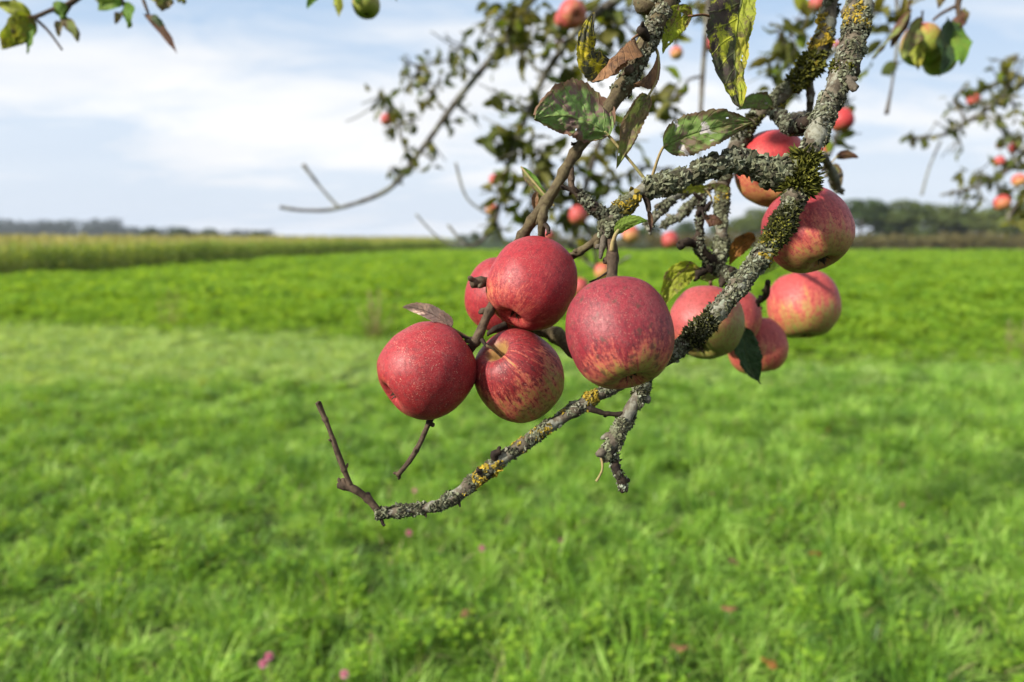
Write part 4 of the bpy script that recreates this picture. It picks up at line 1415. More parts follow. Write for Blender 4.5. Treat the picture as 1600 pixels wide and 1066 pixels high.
_, pK = nb('branch', [(1098, 306, 8, .60), (1095, 330, 8, .595), (1093, 360, 7, .59), (1092, 385, 9, .59), (1108, 405, 11, .595), (1122, 420, 13, .60), (1145, 432, 11, .58), (1165, 440, 9, .53)], 'spur', lump=.3)
nb('spur', [(1090, 384, 7, .59), (1075, 378, 6, .585), (1062, 384, 7, .58)], 'spur', lump=.3)
nb('spur', [(1095, 312, 5, .595), (1084, 302, 2.5, .59)], 'spur')
nb('spur', [(1100, 330, 5, .595), (1110, 316, 4, .59)], 'spur')
nb('twig', [(1112, 415, 8, .60), (1098, 424, 8, .60), (1088, 428, 6, .60)], 'spur', lump=.25)
# the twig that carries the left-hand cluster
nb('branch', [(1005, 584, 10, .51), (950, 570, 12, .545), (900, 548, 15, .56), (865, 522, 14, .565), (830, 510, 11, .56), (795, 498, 9, .54), (768, 478, 9, .515)], 'twig_olive')
nb('twig', [(772, 470, 8.5, .505), (763, 490, 9.5, .502), (753, 512, 9, .502), (744, 532, 8.5, .503), (733, 552, 6, .51), (715, 590, 5, .535), (690, 630, 5, .535), (670, 662, 5.5, .51), (655, 695, 5, .505), (640, 720, 5, .50), (621, 743, 5, .497)], 'twig', lump=.18)
nb('twig', [(770, 440, 7, .51), (752, 441, 7.5, .505), (737, 442, 8, .502)], 'twig', k=1)
nb('twig', [(745, 530, 5, .503), (728, 528, 3, .503), (712, 523, 2.4, .505), (700, 528, 2.4, .51)], 'spur')
nb('twig', [(750, 528, 5, .503), (755, 534, 4, .500), (760, 541, 3, .497)], 'spur')
nb('spur', [(790, 508, 8, .525), (772, 516, 7, .52), (762, 522, 4, .518)], 'spur')
nb('twig', [(1200, 440, 5, .64), (1196, 462, 7, .66), (1184, 472, 6, .68)], 'spur')
nb('twig', [(1240, 310, 8, .53), (1230, 414, 4, .84)], 'twig')
nb('twig', [(1252, 290, 6, .505), (1262, 265, 7, .52), (1272, 240, 6, .54)], 'twig')
nb('spur', [(1318, 108, 10, .512), (1326, 128, 9, .506), (1336, 140, 8, .503)], 'bark', lump=.25)
nb('twig', [(1285, 240, 7, .70), (1296, 262, 8, .74), (1306, 290, 9, .78), (1309, 300, 4, .78)], 'bark', lump=.3)
nb('twig', [(1150, -30, 8, .55), (1132, 0, 7, .54), (1124, 18, 6, .535), (1116, 30, 4, .53)], 'spur', lump=.25)
nb('spur', [(1012, 62, 10, .508), (1004, 50, 9, .502), (998, 44, 6, .50)], 'spur', lump=.4)
nb('spur', [(985, 108, 9, .50), (980, 112, 7, .497)], 'twig', lump=.3)


def lich(path, n, lo, hi, smin, smax, mat, patchy=0.0, name='lichen', **kw):
    q, nn = surf_points(path, int(n * 1.7), lo, hi, patchy, **kw)
    return crumb_mesh(name, q, nn, smin * .75, smax * .78, M[mat], tree, tree_o)


def frac(path, px0, px1, axis=0):
    """fractions of a path between two image positions, counted along the sampled points"""
    ps, rs, tn = frames(path)
    seg = np.concatenate([[0], np.cumsum(np.linalg.norm(np.diff(ps, axis=0), axis=1))])
    Ri = RC.inverted()
    pr = []
    for p in ps:
        c = Ri @ (Vector(p) - CAM_LOC)
        pr.append((800 + c.x / -c.z * FPX, 533 - c.y / -c.z * FPX)[axis] if c.z < -0.05 else 1e6)
    pr = np.array(pr)
    i0, i1 = int(np.argmin(abs(pr - px0))), int(np.argmin(abs(pr - px1)))
    a, b = seg[min(i0, i1)] / seg[-1], seg[max(i0, i1)] / seg[-1]
    return a, max(b, a + 1e-4)


def visible(path):
    Ri = RC.inverted()
    out_ = []
    for p, r in path:
        c = Ri @ (p - CAM_LOC)
        if c.z < -.3 and c.z > -.8 and 533 - c.y / -c.z * FPX > -60:
            out_.append((p, r))
    return out_


pL1, pL2, pL3 = visible(pL1), visible(pL2), visible(pL3)
lich(pL1, 2600, *frac(pL1, 1350, 1045), .0007, .0024, 'lichen', .52, pf=70)
lich(pL1, 550, *frac(pL1, 1345, 1050), .0008, .0022, 'lichen_pale', .60, pf=90)
lich(pL1, 900, *frac(pL1, 1235, 1150), .0008, .0024, 'lichen', .40, pf=120)
lich(pL1, 1600, *frac(pL1, 1345, 1050), .0007, .0024, 'lichen_dark', .50, pf=60)
lich(pL1, 1300, *frac(pL1, 960, 585), .0006, .0019, 'lichen', .55, pf=85)
lich(pL1, 750, *frac(pL1, 760, 585), .0007, .0022, 'lichen', .40, pf=110)
lich(pL1, 500, *frac(pL1, 960, 780), .0007, .0018, 'lichen_pale', .58, pf=100)
lich(pL1, 300, *frac(pL1, 960, 720), .0007, .0018, 'lichen_yellow', .60, pf=95, name='yellow_lichen')
lich(pL1, 170, *frac(pL1, 775, 738), .0010, .0026, 'lichen_yellow', .40, pf=95, name='yellow_lichen')
lich(pL1, 150, *frac(pL1, 955, 900), .0010, .0026, 'lichen_yellow', .45, pf=95, name='yellow_lichen')
lich(pL1, 110, *frac(pL1, 1208, 1188), .0012, .0030, 'lichen_yellow', .40, pf=95, name='yellow_lichen')
lich(pL1, 120, *frac(pL1, 1340, 1336), .0010, .0026, 'lichen_yellow', .45, pf=95, name='yellow_lichen')
lich(pB4, 2000, *frac(pB4, 1250, 1010), .0010, .0048, 'lichen', .30, pf=90)
lich(pB4, 1300, *frac(pB4, 1250, 1010), .0010, .0044, 'lichen_dark', .42, pf=70)
lich(pB4, 1000, *frac(pB4, 985, 945), .0008, .0026, 'lichen', .36, pf=120)
lich(pB4, 180, *frac(pB4, 996, 966), .0012, .0032, 'lichen_yellow', .40, pf=90, name='yellow_lichen')
lich(pB4s, 380, .1, .75, .0008, .0022, 'lichen_dark', .40, pf=120)
lich(pS1, 420, 0, .4, .0008, .0024, 'lichen_dark', .38, pf=100)
lich(pS1, 900, .05, 1.0, .0008, .0026, 'lichen', .42, pf=100)
lich(pS2, 200, 0, .95, .0007, .0020, 'lichen_dark', .42, pf=150)
lich(pS1, 60, .2, 1.0, .0008, .0022, 'lichen_pale', .50, pf=100)
lich(pL2, 1900, *frac(pL2, 0, 415, 1), .0010, .0032, 'lichen', .42, pf=70)
lich(pL2, 320, *frac(pL2, 30, 110, 1), .0014, .0034, 'lichen_yellow', .46, pf=60, name='yellow_lichen')
lich(pL2, 60, *frac(pL2, 300, 325, 1), .0014, .0030, 'lichen_yellow', .40, pf=60, name='yellow_lichen')
lich(pL2b, 520, 0, 1, .0010, .0032, 'lichen_dark', .30, pf=90)
lich(pL3, 700, *frac(pL3, -5, 150, 1), .0008, .0022, 'lichen', .45, pf=90)
lich(pL3, 350, *frac(pL3, -5, 100, 1), .0008, .0026, 'lichen_pale', .50, pf=90)
lich(pK, 420, .3, 1, .0009, .0024, 'lichen', .45, pf=90)
lich(pFar, 420, 0, 1, .0009, .0024, 'lichen', .40, pf=90)
lich(pK, 420, 0, .8, .0007, .0020, 'lichen_dark', .50, pf=120)
lich(pLow, 300, 0, 1, .0009, .0024, 'lichen', .45, pf=90)


def moss(px, py, d, rpx, n, mat, path, l0=.004, l1=.008, rad=.00075):
    n, l0, l1, rad = int(n * 1.5), l0 * .45, l1 * .72, rad * .85
    c = np.array(P(px, py, d))
    q, nn = surf_points(path, n * 8, *frac(path, py - rpx * 1.2, py + rpx * 1.2, 1))
    k = rpx / FPX * d
    jag = np.array([mnoise.noise(Vector(x) * 140) for x in q])
    keep = np.linalg.norm((q - c) * 1.0, axis=1) < k * (1.15 + 0.7 * jag)
    q, nn = q[keep][:n], nn[keep][:n]
    if len(q):
        spike_mesh('moss', q, nn, l0, l1, rad, M[mat], tree, tree_o)


moss(1246, 262, .485, 34, 620, 'moss', pL1, .008, .0175, .0009)
moss(1222, 262, .485, 24, 260, 'moss', pB4, .008, .015, .0009)
moss(1232, 346, .475, 34, 620, 'moss_dark', pL1, .004, .0088, .0008)
moss(1220, 362, .475, 26, 260, 'moss', pL1, .004, .0085, .0008)
moss(1092, 516, .485, 26, 520, 'moss_dark', pL1, .004, .0095, .0008)
moss(1310, 95, .50, 20, 300, 'moss', pL1, .004, .0085, .0008)
moss(1262, 106, .61, 26, 480, 'moss', pL2, .006, .012, .001)
moss(1172, 196, .63, 20, 300, 'moss_dark', pL2, .004, .008, .0009)
moss(1004, 600, .50, 16, 120, 'moss_dark', pS1, .003, .006, .0007)
#SECTION3

# ------------------------------------------------------------------ branches out of focus
M['bg_leaf'] = plain_leaf_mat('shaded_apple_leaves', (0.036, 0.048, 0.015), (0.075, 0.094, 0.022), (0.17, 0.15, 0.038), 0.32, 5.0)  # dark olive has the shade of the backlit boughs mixed into the colour
M['bg_leaf_olive'] = plain_leaf_mat('olive_apple_leaves', (0.060, 0.065, 0.020), (0.100, 0.110, 0.025), (0.18, 0.15, 0.04), 0.35, 5.0)
M['bg_leaf_green'] = plain_leaf_mat('green_apple_leaves', (0.075, 0.12, 0.015), (0.13, 0.18, 0.018), (0.24, 0.21, 0.02), 0.45, 9.0)


def far_leaf_mesh(i):
    rnd = random.Random(i * 7 + 1)
    b, t_ = Vector((0, 0, 0)), Vector((1, 0, rnd.uniform(-.25, .0)))
    c = Vector((0.5, rnd.uniform(-.05, .05), rnd.uniform(0.05, 0.22)))
    wl = rnd.uniform(0.24, 0.33)
    vs, fs, uv = leaf_geo(b, c, t_, Vector((0, -1, 0)), wl, wl * rnd.uniform(.8, 1), fold=rnd.uniform(.2, .7), wave=rnd.uniform(.1, .35), nu=2, nv=6, teeth=0, seed=i * 1.3)
    # a short stalk
    k = len(vs)
    vs += [Vector((-.32, .012, .04)), Vector((-.32, -.012, .04)), Vector((.03, .01, 0)), Vector((.03, -.01, 0))]
    fs.append((k, k + 1, k + 3, k + 2))
    return [mesh_obj('leaf', vs, fs, M[m2], link=False).data for m2 in ('bg_leaf', 'bg_leaf_olive', 'bg_leaf_green')]


FAR_LEAVES = [far_leaf_mesh(i) for i in range(6)]


def add_leaf(root, pos, dirn, size, kind, roll=None):
    me = FAR_LEAVES[random.randrange(6)][kind]
    o = bpy.data.objects.new('leaf', me)
    COL.objects.link(o)
    o.parent = root
    o.location = pos - root.location
    q = dirn.to_track_quat('X', 'Z')
    o.rotation_mode = 'QUATERNION'
    o.rotation_quaternion = q @ Quaternion((1, 0, 0), random.uniform(-PI, PI) if roll is None else roll)
    k = size * random.uniform(0.7, 1.2)
    o.scale = (k, k, k)
    return o


def bough(label, mains, twigs, clusters, size, mix, group=None, droop=0.5):
    """mains/twigs: lists of (px,py,rpx,d); clusters: (px,py,spread px,n,d)"""
    root = empty('apple_branch', P(*mains[0][0][:2], mains[0][0][3]))
    tag(root, label, 'branch', group)
    og = root.location.copy()
    allp = []
    for mpath in mains:
        _, pth = tube('bough', bpts(mpath), M['far_bark'], root, og, step=.02, seg=8, lump=.1, freq=20)
        allp += [p for p, r in pth]
    for tw in twigs:
        _, pth = tube('twig', bpts(tw), M['far_bark'], root, og, step=.02, seg=6, lump=.1, freq=20)
        allp += [p for p, r in pth]
    for (px, py, sp, n, d) in clusters:
        c = P(px, py, d)
        a = min(allp, key=lambda q: (q - c).length)
        mid = (a + c) / 2 + Vector((0, 0, 0.06 * (a - c).length)) + Vector((random.uniform(-1, 1), random.uniform(-1, 1), random.uniform(-1, 1))) * 0.08 * (a - c).length
        r0 = 2.6 / FPX * d
        _, tp = tube('twig', [(a, r0), (mid, r0 * .8), (c, r0 * .45)], M['far_bark'], root, og, step=.03, seg=5, lump=0.05)
        allp.append(c)
        s = sp / FPX * d
        for _ in range(2):
            e_ = c + Vector((random.gauss(0, 1), random.gauss(0, 1), random.gauss(0, .8))) * s * 1.3
            m2_ = (mid + e_) / 2 + Vector((0, 0, .1 * s))
            tube('twig', [(mid.lerp(c, random.random()), r0 * .55), (m2_, r0 * .45), (e_, r0 * .3)], M['far_bark'], root, og, step=.05, seg=4, lump=0)
        for k in range(n):
            off = Vector((random.gauss(0, 1), random.gauss(0, 1.3), random.gauss(0, .9))) * s * 0.6
            p = c + off
            if random.random() < 0.4:
                u = random.random()
                p = a.lerp(c, u) + off * 0.35
            dr = off.normalized() * 0.6 + Vector((random.gauss(0, .6), random.gauss(0, .6), random.gauss(0, .5) - droop))
            r = random.random()
            kind = 0 if r < mix[0] else 1 if r < mix[0] + mix[1] else 2
            add_leaf(root, p, dr.normalized(), size, kind)
    return root


# left bough
bough('blurred bough with small dark leaves slanting down-left across the sky, ending in bare twigs',
      [[(905, -90, 9, 3.0), (815, 20, 6, 3.2), (772, 85, 5.5, 3.3), (712, 160, 5, 3.35), (660, 232, 4.5, 3.4), (608, 295, 4, 3.4), (530, 325, 3, 3.4), (478, 329, 2.4, 3.4), (438, 324, 2.8, 3.4)]],
      [[(530, 325, 2.4, 3.4), (505, 298, 2, 3.4), (474, 258, 3.4, 3.4)], [(585, 165, 1.3, 3.4), (560, 182, 1.1, 3.4), (540, 190, .8, 3.4)], [(640, 256, 2.5, 3.4), (615, 180, 2, 3.4), (600, 172, 1.5, 3.4)],
       [(700, 178, 2, 3.4), (650, 120, 2, 3.4)]],
      [(596, 150, 14, 9, 3.4), (612, 172, 14, 9, 3.4), (640, 128, 16, 10, 3.4), (658, 105, 13, 7, 3.4), (632, 100, 10, 4, 3.4), (700, 95, 18, 13, 3.35), (724, 70, 18, 12, 3.3), (752, 50, 16, 10, 3.2), (690, 125, 15, 9, 3.35), (722, 105, 14, 7, 3.3),
       (620, 200, 14, 7, 3.4), (648, 190, 13, 7, 3.4), (662, 165, 12, 6, 3.4), (700, 185, 14, 7, 3.4), (728, 178, 12, 6, 3.4), (610, 262, 11, 6, 3.4), (648, 262, 10, 6, 3.4), (676, 225, 9, 4, 3.4), (700, 195, 8, 3, 3.4), (782, 104, 10, 4, 3.3),
       (800, 40, 18, 10, 3.2), (776, 20, 16, 9, 3.2), (675, 252, 9, 3, 3.4), (640, 230, 12, 6, 3.4)],
      .068, (.72, .2, .08))
# central masses
bough('dense dark blurred foliage hanging from the top, left of the focused upper branch',
      [[(1060, -110, 14, 2.3), (985, -20, 9, 2.35), (905, 45, 6, 2.4), (850, 120, 5, 2.5), (815, 200, 4, 2.5), (790, 270, 4, 2.5), (772, 350, 3, 2.5), (735, 385, 2.5, 2.5), (700, 352, 2, 2.5)]],
      [[(772, 340, 2, 2.5), (730, 310, 1.8, 2.5), (712, 255, 2.2, 2.5)], [(735, 385, 2, 2.5), (690, 375, 1.6, 2.5), (650, 335, 1.8, 2.5)], [(850, 120, 3, 2.5), (790, 60, 2, 2.5)]],
      [(795, 18, 24, 17, 2.5), (835, 20, 26, 19, 2.5), (868, 55, 26, 18, 2.45), (835, 65, 24, 16, 2.5), (905, 15, 24, 14, 2.4), (790, 70, 16, 7, 2.5),
       (880, 108, 24, 13, 2.5), (842, 150, 20, 10, 2.5), (778, 150, 12, 4, 2.5), (812, 172, 20, 13, 2.5), (782, 205, 18, 12, 2.5), (818, 222, 22, 18, 2.5), (852, 238, 22, 17, 2.5), (835, 272, 24, 19, 2.5), (795, 262, 18, 11, 2.5),
       (830, 315, 20, 14, 2.5), (792, 318, 18, 12, 2.5), (780, 350, 12, 6, 2.5), (862, 300, 20, 14, 2.55), (762, 222, 12, 5, 2.5), (770, 300, 14, 6, 2.5)],
      .074, (.66, .24, .10))
bough('blurred leafy bough between the focused upper branch and the long hanging leaf',
      [[(1060, -110, 12, 2.3), (1050, -20, 8, 2.4), (1000, 60, 6, 2.5), (960, 160, 5, 2.6), (930, 240, 5, 2.6), (905, 330, 4, 2.6), (890, 390, 3, 2.6)],
       [(1060, -110, 9, 2.3), (1104, -30, 5, 2.2), (1102, 60, 4.5, 2.2), (1097, 130, 4, 2.2), (1094, 200, 3, 2.2), (1092, 245, 2, 2.2)]],
      [[(890, 380, 3, 2.6), (935, 420, 2.5, 2.6), (985, 400, 2, 2.6)], [(905, 330, 3, 2.6), (925, 375, 3, 2.6), (935, 430, 3, 2.6)], [(1097, 120, 2.5, 2.2), (1075, 125, 2, 2.2), (1066, 150, 2.5, 2.2)]],
      [(945, 30, 24, 17, 2.4), (980, 18, 24, 14, 2.4), (1010, 12, 22, 12, 2.4), (925, 80, 20, 12, 2.4), (925, 118, 14, 6, 2.4), (895, 258, 18, 12, 2.55), (880, 285, 20, 16, 2.55), (900, 300, 18, 11, 2.55), (880, 335, 20, 14, 2.6), (925, 312, 20, 13, 2.6),
       (955, 285, 18, 11, 2.6), (940, 230, 18, 11, 2.6), (950, 180, 16, 8, 2.6), (985, 225, 14, 7, 2.5), (1000, 165, 14, 6, 2.5), (1045, 160, 16, 8, 2.3), (1062, 205, 14, 7, 2.3), (1025, 145, 12, 5, 2.4), (1060, 130, 9, 3, 2.3), (990, 100, 16, 7, 2.4),
       (1060, 20, 18, 10, 2.3), (1000, 262, 16, 8, 2.6), (1060, 270, 13, 6, 2.6), (905, 372, 14, 7, 2.6), (960, 340, 12, 6, 2.6), (1050, 55, 14, 5, 2.3), (1085, 15, 16, 6, 2.25)],
      .072, (.56, .32, .12))
# behind the main branch, upper right
bough('blurred olive-leaved bough behind the main branch at the top',
      [[(1440, -120, 12, 1.9), (1400, -40, 8, 1.95), (1345, 40, 6, 2.0), (1290, 90, 5, 2.05), (1240, 120, 4, 2.1), (1205, 150, 3, 2.1)],
       [(1345, 40, 5, 2.0), (1320, 130, 4, 2.05), (1312, 190, 3, 2.1), (1300, 235, 2.4, 2.1)]],
      [[(1400, -40, 3, 1.9), (1402, 60, 2.4, 1.9), (1394, 130, 2, 1.9), (1385, 178, 3.4, 1.9)]],
      [(1215, 40, 24, 8, 2.1), (1245, 60, 22, 9, 2.1), (1225, 90, 22, 9, 2.1), (1200, 120, 15, 4, 2.1), (1262, 25, 18, 6, 2.0), (1215, 150, 14, 4, 2.1), (1365, 20, 20, 6, 1.9), (1385, 50, 16, 4, 1.9), (1300, 215, 16, 5, 2.1),
       (1325, 165, 14, 4, 2.1), (1335, 120, 12, 4, 2.05), (1250, 150, 12, 4, 2.1), (1398, 100, 7, 2, 1.9)],
      .07, (.35, .45, .2))
# right bough
bough('far blurred bough with tiny leaves and red apples entering from the right edge',
      [[(1760, -10, 10, 3.3), (1660, 80, 7, 3.4), (1585, 140, 5, 3.5), (1520, 185, 4, 3.5), (1470, 212, 3, 3.5), (1412, 214, 2, 3.5)], [(1660, 80, 6, 3.4), (1625, 190, 5, 3.4), (1580, 260, 4, 3.4), (1525, 292, 3, 3.4), (1470, 305, 2, 3.4)],
       [(1625, 190, 5, 3.4), (1610, 280, 4, 3.4), (1575, 340, 3, 3.4)]],
      [[(1470, 220, 1.6, 3.5), (1452, 262, 1.6, 3.5), (1440, 305, 1.8, 3.5)]],
      [(1425, 212, 12, 5, 3.5), (1447, 215, 12, 6, 3.5), (1478, 200, 14, 6, 3.5), (1500, 200, 12, 5, 3.5), (1490, 160, 14, 8, 3.5), (1512, 130, 14, 8, 3.5), (1530, 160, 14, 8, 3.5), (1548, 140, 14, 11, 3.5), (1570, 110, 16, 13, 3.4),
       (1592, 85, 14, 11, 3.4), (1600, 120, 16, 15, 3.4), (1575, 150, 14, 11, 3.4), (1552, 185, 12, 8, 3.4), (1590, 180, 14, 11, 3.4), (1570, 215, 14, 11, 3.4), (1600, 210, 14, 11, 3.4), (1520, 268, 14, 8, 3.4), (1545, 275, 12, 10, 3.4),
       (1580, 245, 14, 11, 3.4), (1600, 260, 14, 11, 3.4), (1590, 295, 16, 15, 3.4), (1565, 300, 14, 11, 3.4), (1535, 315, 12, 5, 3.4), (1600, 330, 16, 15, 3.4), (1500, 300, 12, 4, 3.4), (1580, 345, 12, 8, 3.4), (1502, 230, 10, 4, 3.5)],
      .062, (.55, .38, .07))

# sprays close to the lens but out of focus, at the top corners
def spray(label, mains, twigs, leaves, size_d=1.0):
    root = empty('apple_branch', P(*mains[0][0][:2], mains[0][0][3]))
    tag(root, label, 'branch')
    og = root.location.copy()
    for mpath in mains:
        tube('bough', bpts(mpath), M['twig'], root, og, step=.006, seg=8)
    for tw in twigs:
        tube('twig', bpts(tw), M['twig'], root, og, step=.006, seg=6)
    for base, tip, w, mat, side in leaves:
        c = ((base[0] + tip[0]) / 2 + random.uniform(-6, 6), (base[1] + tip[1]) / 2 - 6, base[2] - .01)
        fleaf(base, c, tip, side, w, w * .8, mat, parent=root, origin=og, fold=.4, wave=.3, seed=random.random() * 50, nu=5, nv=16, teeth=0)
    return root


D = 1.0
spray('blurred leafy twig hanging into the top left corner',
      [[(300, -160, 7, D), (190, -60, 6, D), (112, 4, 4.5, D), (80, 16, 3.5, D), (52, 27, 3, D), (36, 20, 2.5, D), (20, -4, 2, D)]],
      [[(190, -60, 4, D), (215, -20, 3, D), (232, 22, 2, D)], [(190, -60, 4, D), (190, -10, 3, D), (192, 8, 2, D)], [(112, 4, 3, D), (100, 25, 2.4, D), (94, 40, 2, D)], [(52, 27, 2.5, D), (75, 48, 2, D), (97, 78, 1.6, D)], [(215, -20, 3, D), (270, -25, 2.5, D), (268, -4, 2, D)]],
      [((50, 26, D), (-6, 8, D), 15, 'lime', (0, 1, .3)), ((52, 28, D), (2, 78, D), 23, 'limebrown', (-.8, .4, .4)), ((46, 30, D), (24, 72, D), 22, 'lime', (-.8, -.3, .5)), ((40, 36, D), (42, 84, D), 15, 'green', (.9, .1, .5)), ((82, 14, D), (104, 30, D), 16, 'green', (-.3, .9, .3)),
       ((93, 28, D), (122, 66, D), 12, 'olive', (.8, .6, .2)), ((95, 34, D), (92, 58, D), 8, 'olive', (-1, 0, .2)), ((192, -2, D), (152, 16, D), 18, 'green', (0, 1, .3)), ((194, 4, D), (200, 44, D), 15, 'green', (.9, 0, .3)), ((188, 20, D), (180, 38, D), 7, 'olive', (-.9, 0, .4)),
       ((226, 22, D), (277, 84, D), 9, 'brownred', (.7, .6, .2)), ((232, 26, D), (262, 56, D), 12, 'deep', (.7, .6, .5)), ((270, -8, D), (232, -2, D), 19, 'lime', (0, 1, .4)), ((266, -6, D), (252, 18, D), 18, 'olive', (-.9, 0, .4)), ((272, -6, D), (286, 8, D), 12, 'lime', (.9, .2, .4)), ((140, -8, D), (165, 4, D), 12, 'lime', (0, 1, .3))])
spray('few blurred leaf tips dipping in at the top, left of centre',
      [[(640, -180, 7, D), (590, -90, 5, D), (548, -34, 4, D), (520, -14, 3, D), (498, -12, 2.4, D)]],
      [[(590, -90, 3, D), (600, -50, 2.4, D), (614, -20, 2, D)]],
      [((505, -16, D), (480, 14, D), 10, 'green', (-.8, .5, .3)), ((520, -14, D), (529, 27, D), 11, 'lime', (.9, 0, .3)), ((546, -26, D), (558, 8, D), 12, 'green', (.9, .1, .4)), ((600, -40, D), (620, 2, D), 9, 'olive', (.9, .1, .4))])
spray('drooping blurred leaves round two apples at the top right',
      [[(1580, -150, 8, 1.1), (1530, -70, 6, 1.1), (1502, -10, 5, 1.1), (1497, 10, 4, 1.1), (1500, 30, 4, 1.1)]],
      [[(1497, 8, 3, 1.1), (1470, 22, 2.5, 1.1), (1458, 32, 2, 1.1)], [(1530, -70, 4, 1.1), (1462, -40, 3, 1.1), (1425, -4, 2.5, 1.1), (1420, 14, 2.5, 1.1)]],
      [((1424, 16, 1.1), (1362, 92, 1.1), 17, 'olive', (-.6, -.6, .5)), ((1420, 18, 1.1), (1392, 76, 1.1), 12, 'brownred', (.8, 0, .4)), ((1486, 34, 1.1), (1470, 118, 1.05), 30, 'deep', (-.9, 0, .4)), ((1488, 38, 1.1), (1500, 98, 1.05), 24, 'green', (.9, .2, .3)),
       ((1440, 34, 1.1), (1414, 90, 1.06), 20, 'olive', (-.9, 0, .4)), ((1500, 20, 1.1), (1497, 52, 1.1), 13, 'brownred', (.9, 0, .4)), ((1506, 12, 1.1), (1508, 40, 1.1), 8, 'olive', (.9, 0, .4)), ((1470, -10, 1.1), (1466, 14, 1.1), 8, 'olive', (.9, 0, .4)), ((1424, 60, 1.1), (1436, 108, 1.08), 14, 'lime', (.9, 0, .4))])

# apples out of focus
FG = 'blurred apples on the boughs behind'
def fapple(px, py, r, lab, mat=11, d=None, cal=(.1, -.95, .25)):
    d = d or 0.07 * FPX / (2 * r)
    c = P(px, py, d)
    apple(px, py, r, d, cal, AP[mat], lab, FG, 8.0 + mat * .1, P(px + 1.5, py - r * 1.7, d), roll=px * .01, detail=False, zs=1.0)

fapple(894, 22, 22, 'large blurred red apple at the top between the yellow leaf and the sky', 11, 1.9, (.3, -.5, .8))
fapple(879, 30, 13, 'darker blurred apple peeping out behind the large red one at the top', 11, 2.1)
fapple(875, 68, 8, 'small blurred pinkish apple below the pair of red apples at the top', 11, 2.6)
fapple(604, 187, 9.5, 'small lone red apple at the left end of the slanting bough', 11)
fapple(773, 281, 9, 'small red apple in the hanging foliage left of the brown stalk, upper of two', 11, 2.7)
fapple(769, 328, 10, 'small orange-pink apple in the hanging foliage left of the brown stalk, lower of two', 13, 2.7)
fapple(791, 277, 7, 'dull brownish apple touching the upper small red one left of the brown stalk', 11, 2.8)
fapple(903, 336, 15, 'blurred red apple in the gap between the brown stalk and the knotted fork', 11, 2.4)
fapple(856, 368, 9, 'blurred apple showing just above the bright rosy apple', 11, 2.4)
fapple(1047, 375, 13, 'blurred red apple left of the knobbly spur, against the far hedge', 11, 2.6)
fapple(985, 366, 14, 'pale yellow-pink blurred apple behind the small fresh leaf', 13, 2.5)
fapple(941, 424, 13, 'pale blurred apple left of the stalk of the largest apple', 13, 2.5)
fapple(906, 448, 14, 'blurred pink apple in the gap between the two largest apples', 11, 2.4)
fapple(1057, 83, 10, 'small yellow-green blurred apple under the lime leaf at the top', 13, 2.8)
fapple(1109, 70, 10, 'small orange blurred apple left of the long hanging leaf', 11, 2.8)
fapple(1315, 188, 18, 'blurred orange-red apple just right of the main branch', 10, 1.95)
fapple(1288, 238, 11, 'blurred red apple touching the right side of the main branch above the moss', 10, 2.2)
fapple(1277, 6, 13, 'blurred pink apple at the top edge between the two lichened branches', 11, 2.3)
fapple(1310, 72, 8, 'small blurred red apple wedged behind the main branch', 11, 2.3)
fapple(1440, 70, 31, 'blurred apple, half red half green, in the top right leaf cluster', 12, 1.12, (-.1, -.95, .2))
fapple(1468, 92, 25, 'blurred green apple behind the dark leaf in the top right cluster', 12, 1.14, (.1, -.95, .1))
fapple(572, 6, 22, 'blurred green apple dipping in at the top edge, left of centre', 12, 1.02, (.1, -.95, .1))
fapple(1521, 155, 10, 'tiny red apple in the upper part of the right-hand bough', 11)
fapple(1566, 317, 12, 'largest orange apple hanging low on the right-hand bough', 10, 3.1)
fapple(1562, 252, 8, 'tiny red apple in the middle of the right-hand bough, lower of three', 11, 3.4)
fapple(1563, 226, 6.5, 'tiny red apple in the middle of the right-hand bough, upper left of three', 11, 3.5)
fapple(1584, 232, 8, 'tiny red apple in the middle of the right-hand bough, right of three', 11, 3.4)
fapple(1592, 282, 10, 'dull apple at the right edge above the largest orange one', 13, 3.3)

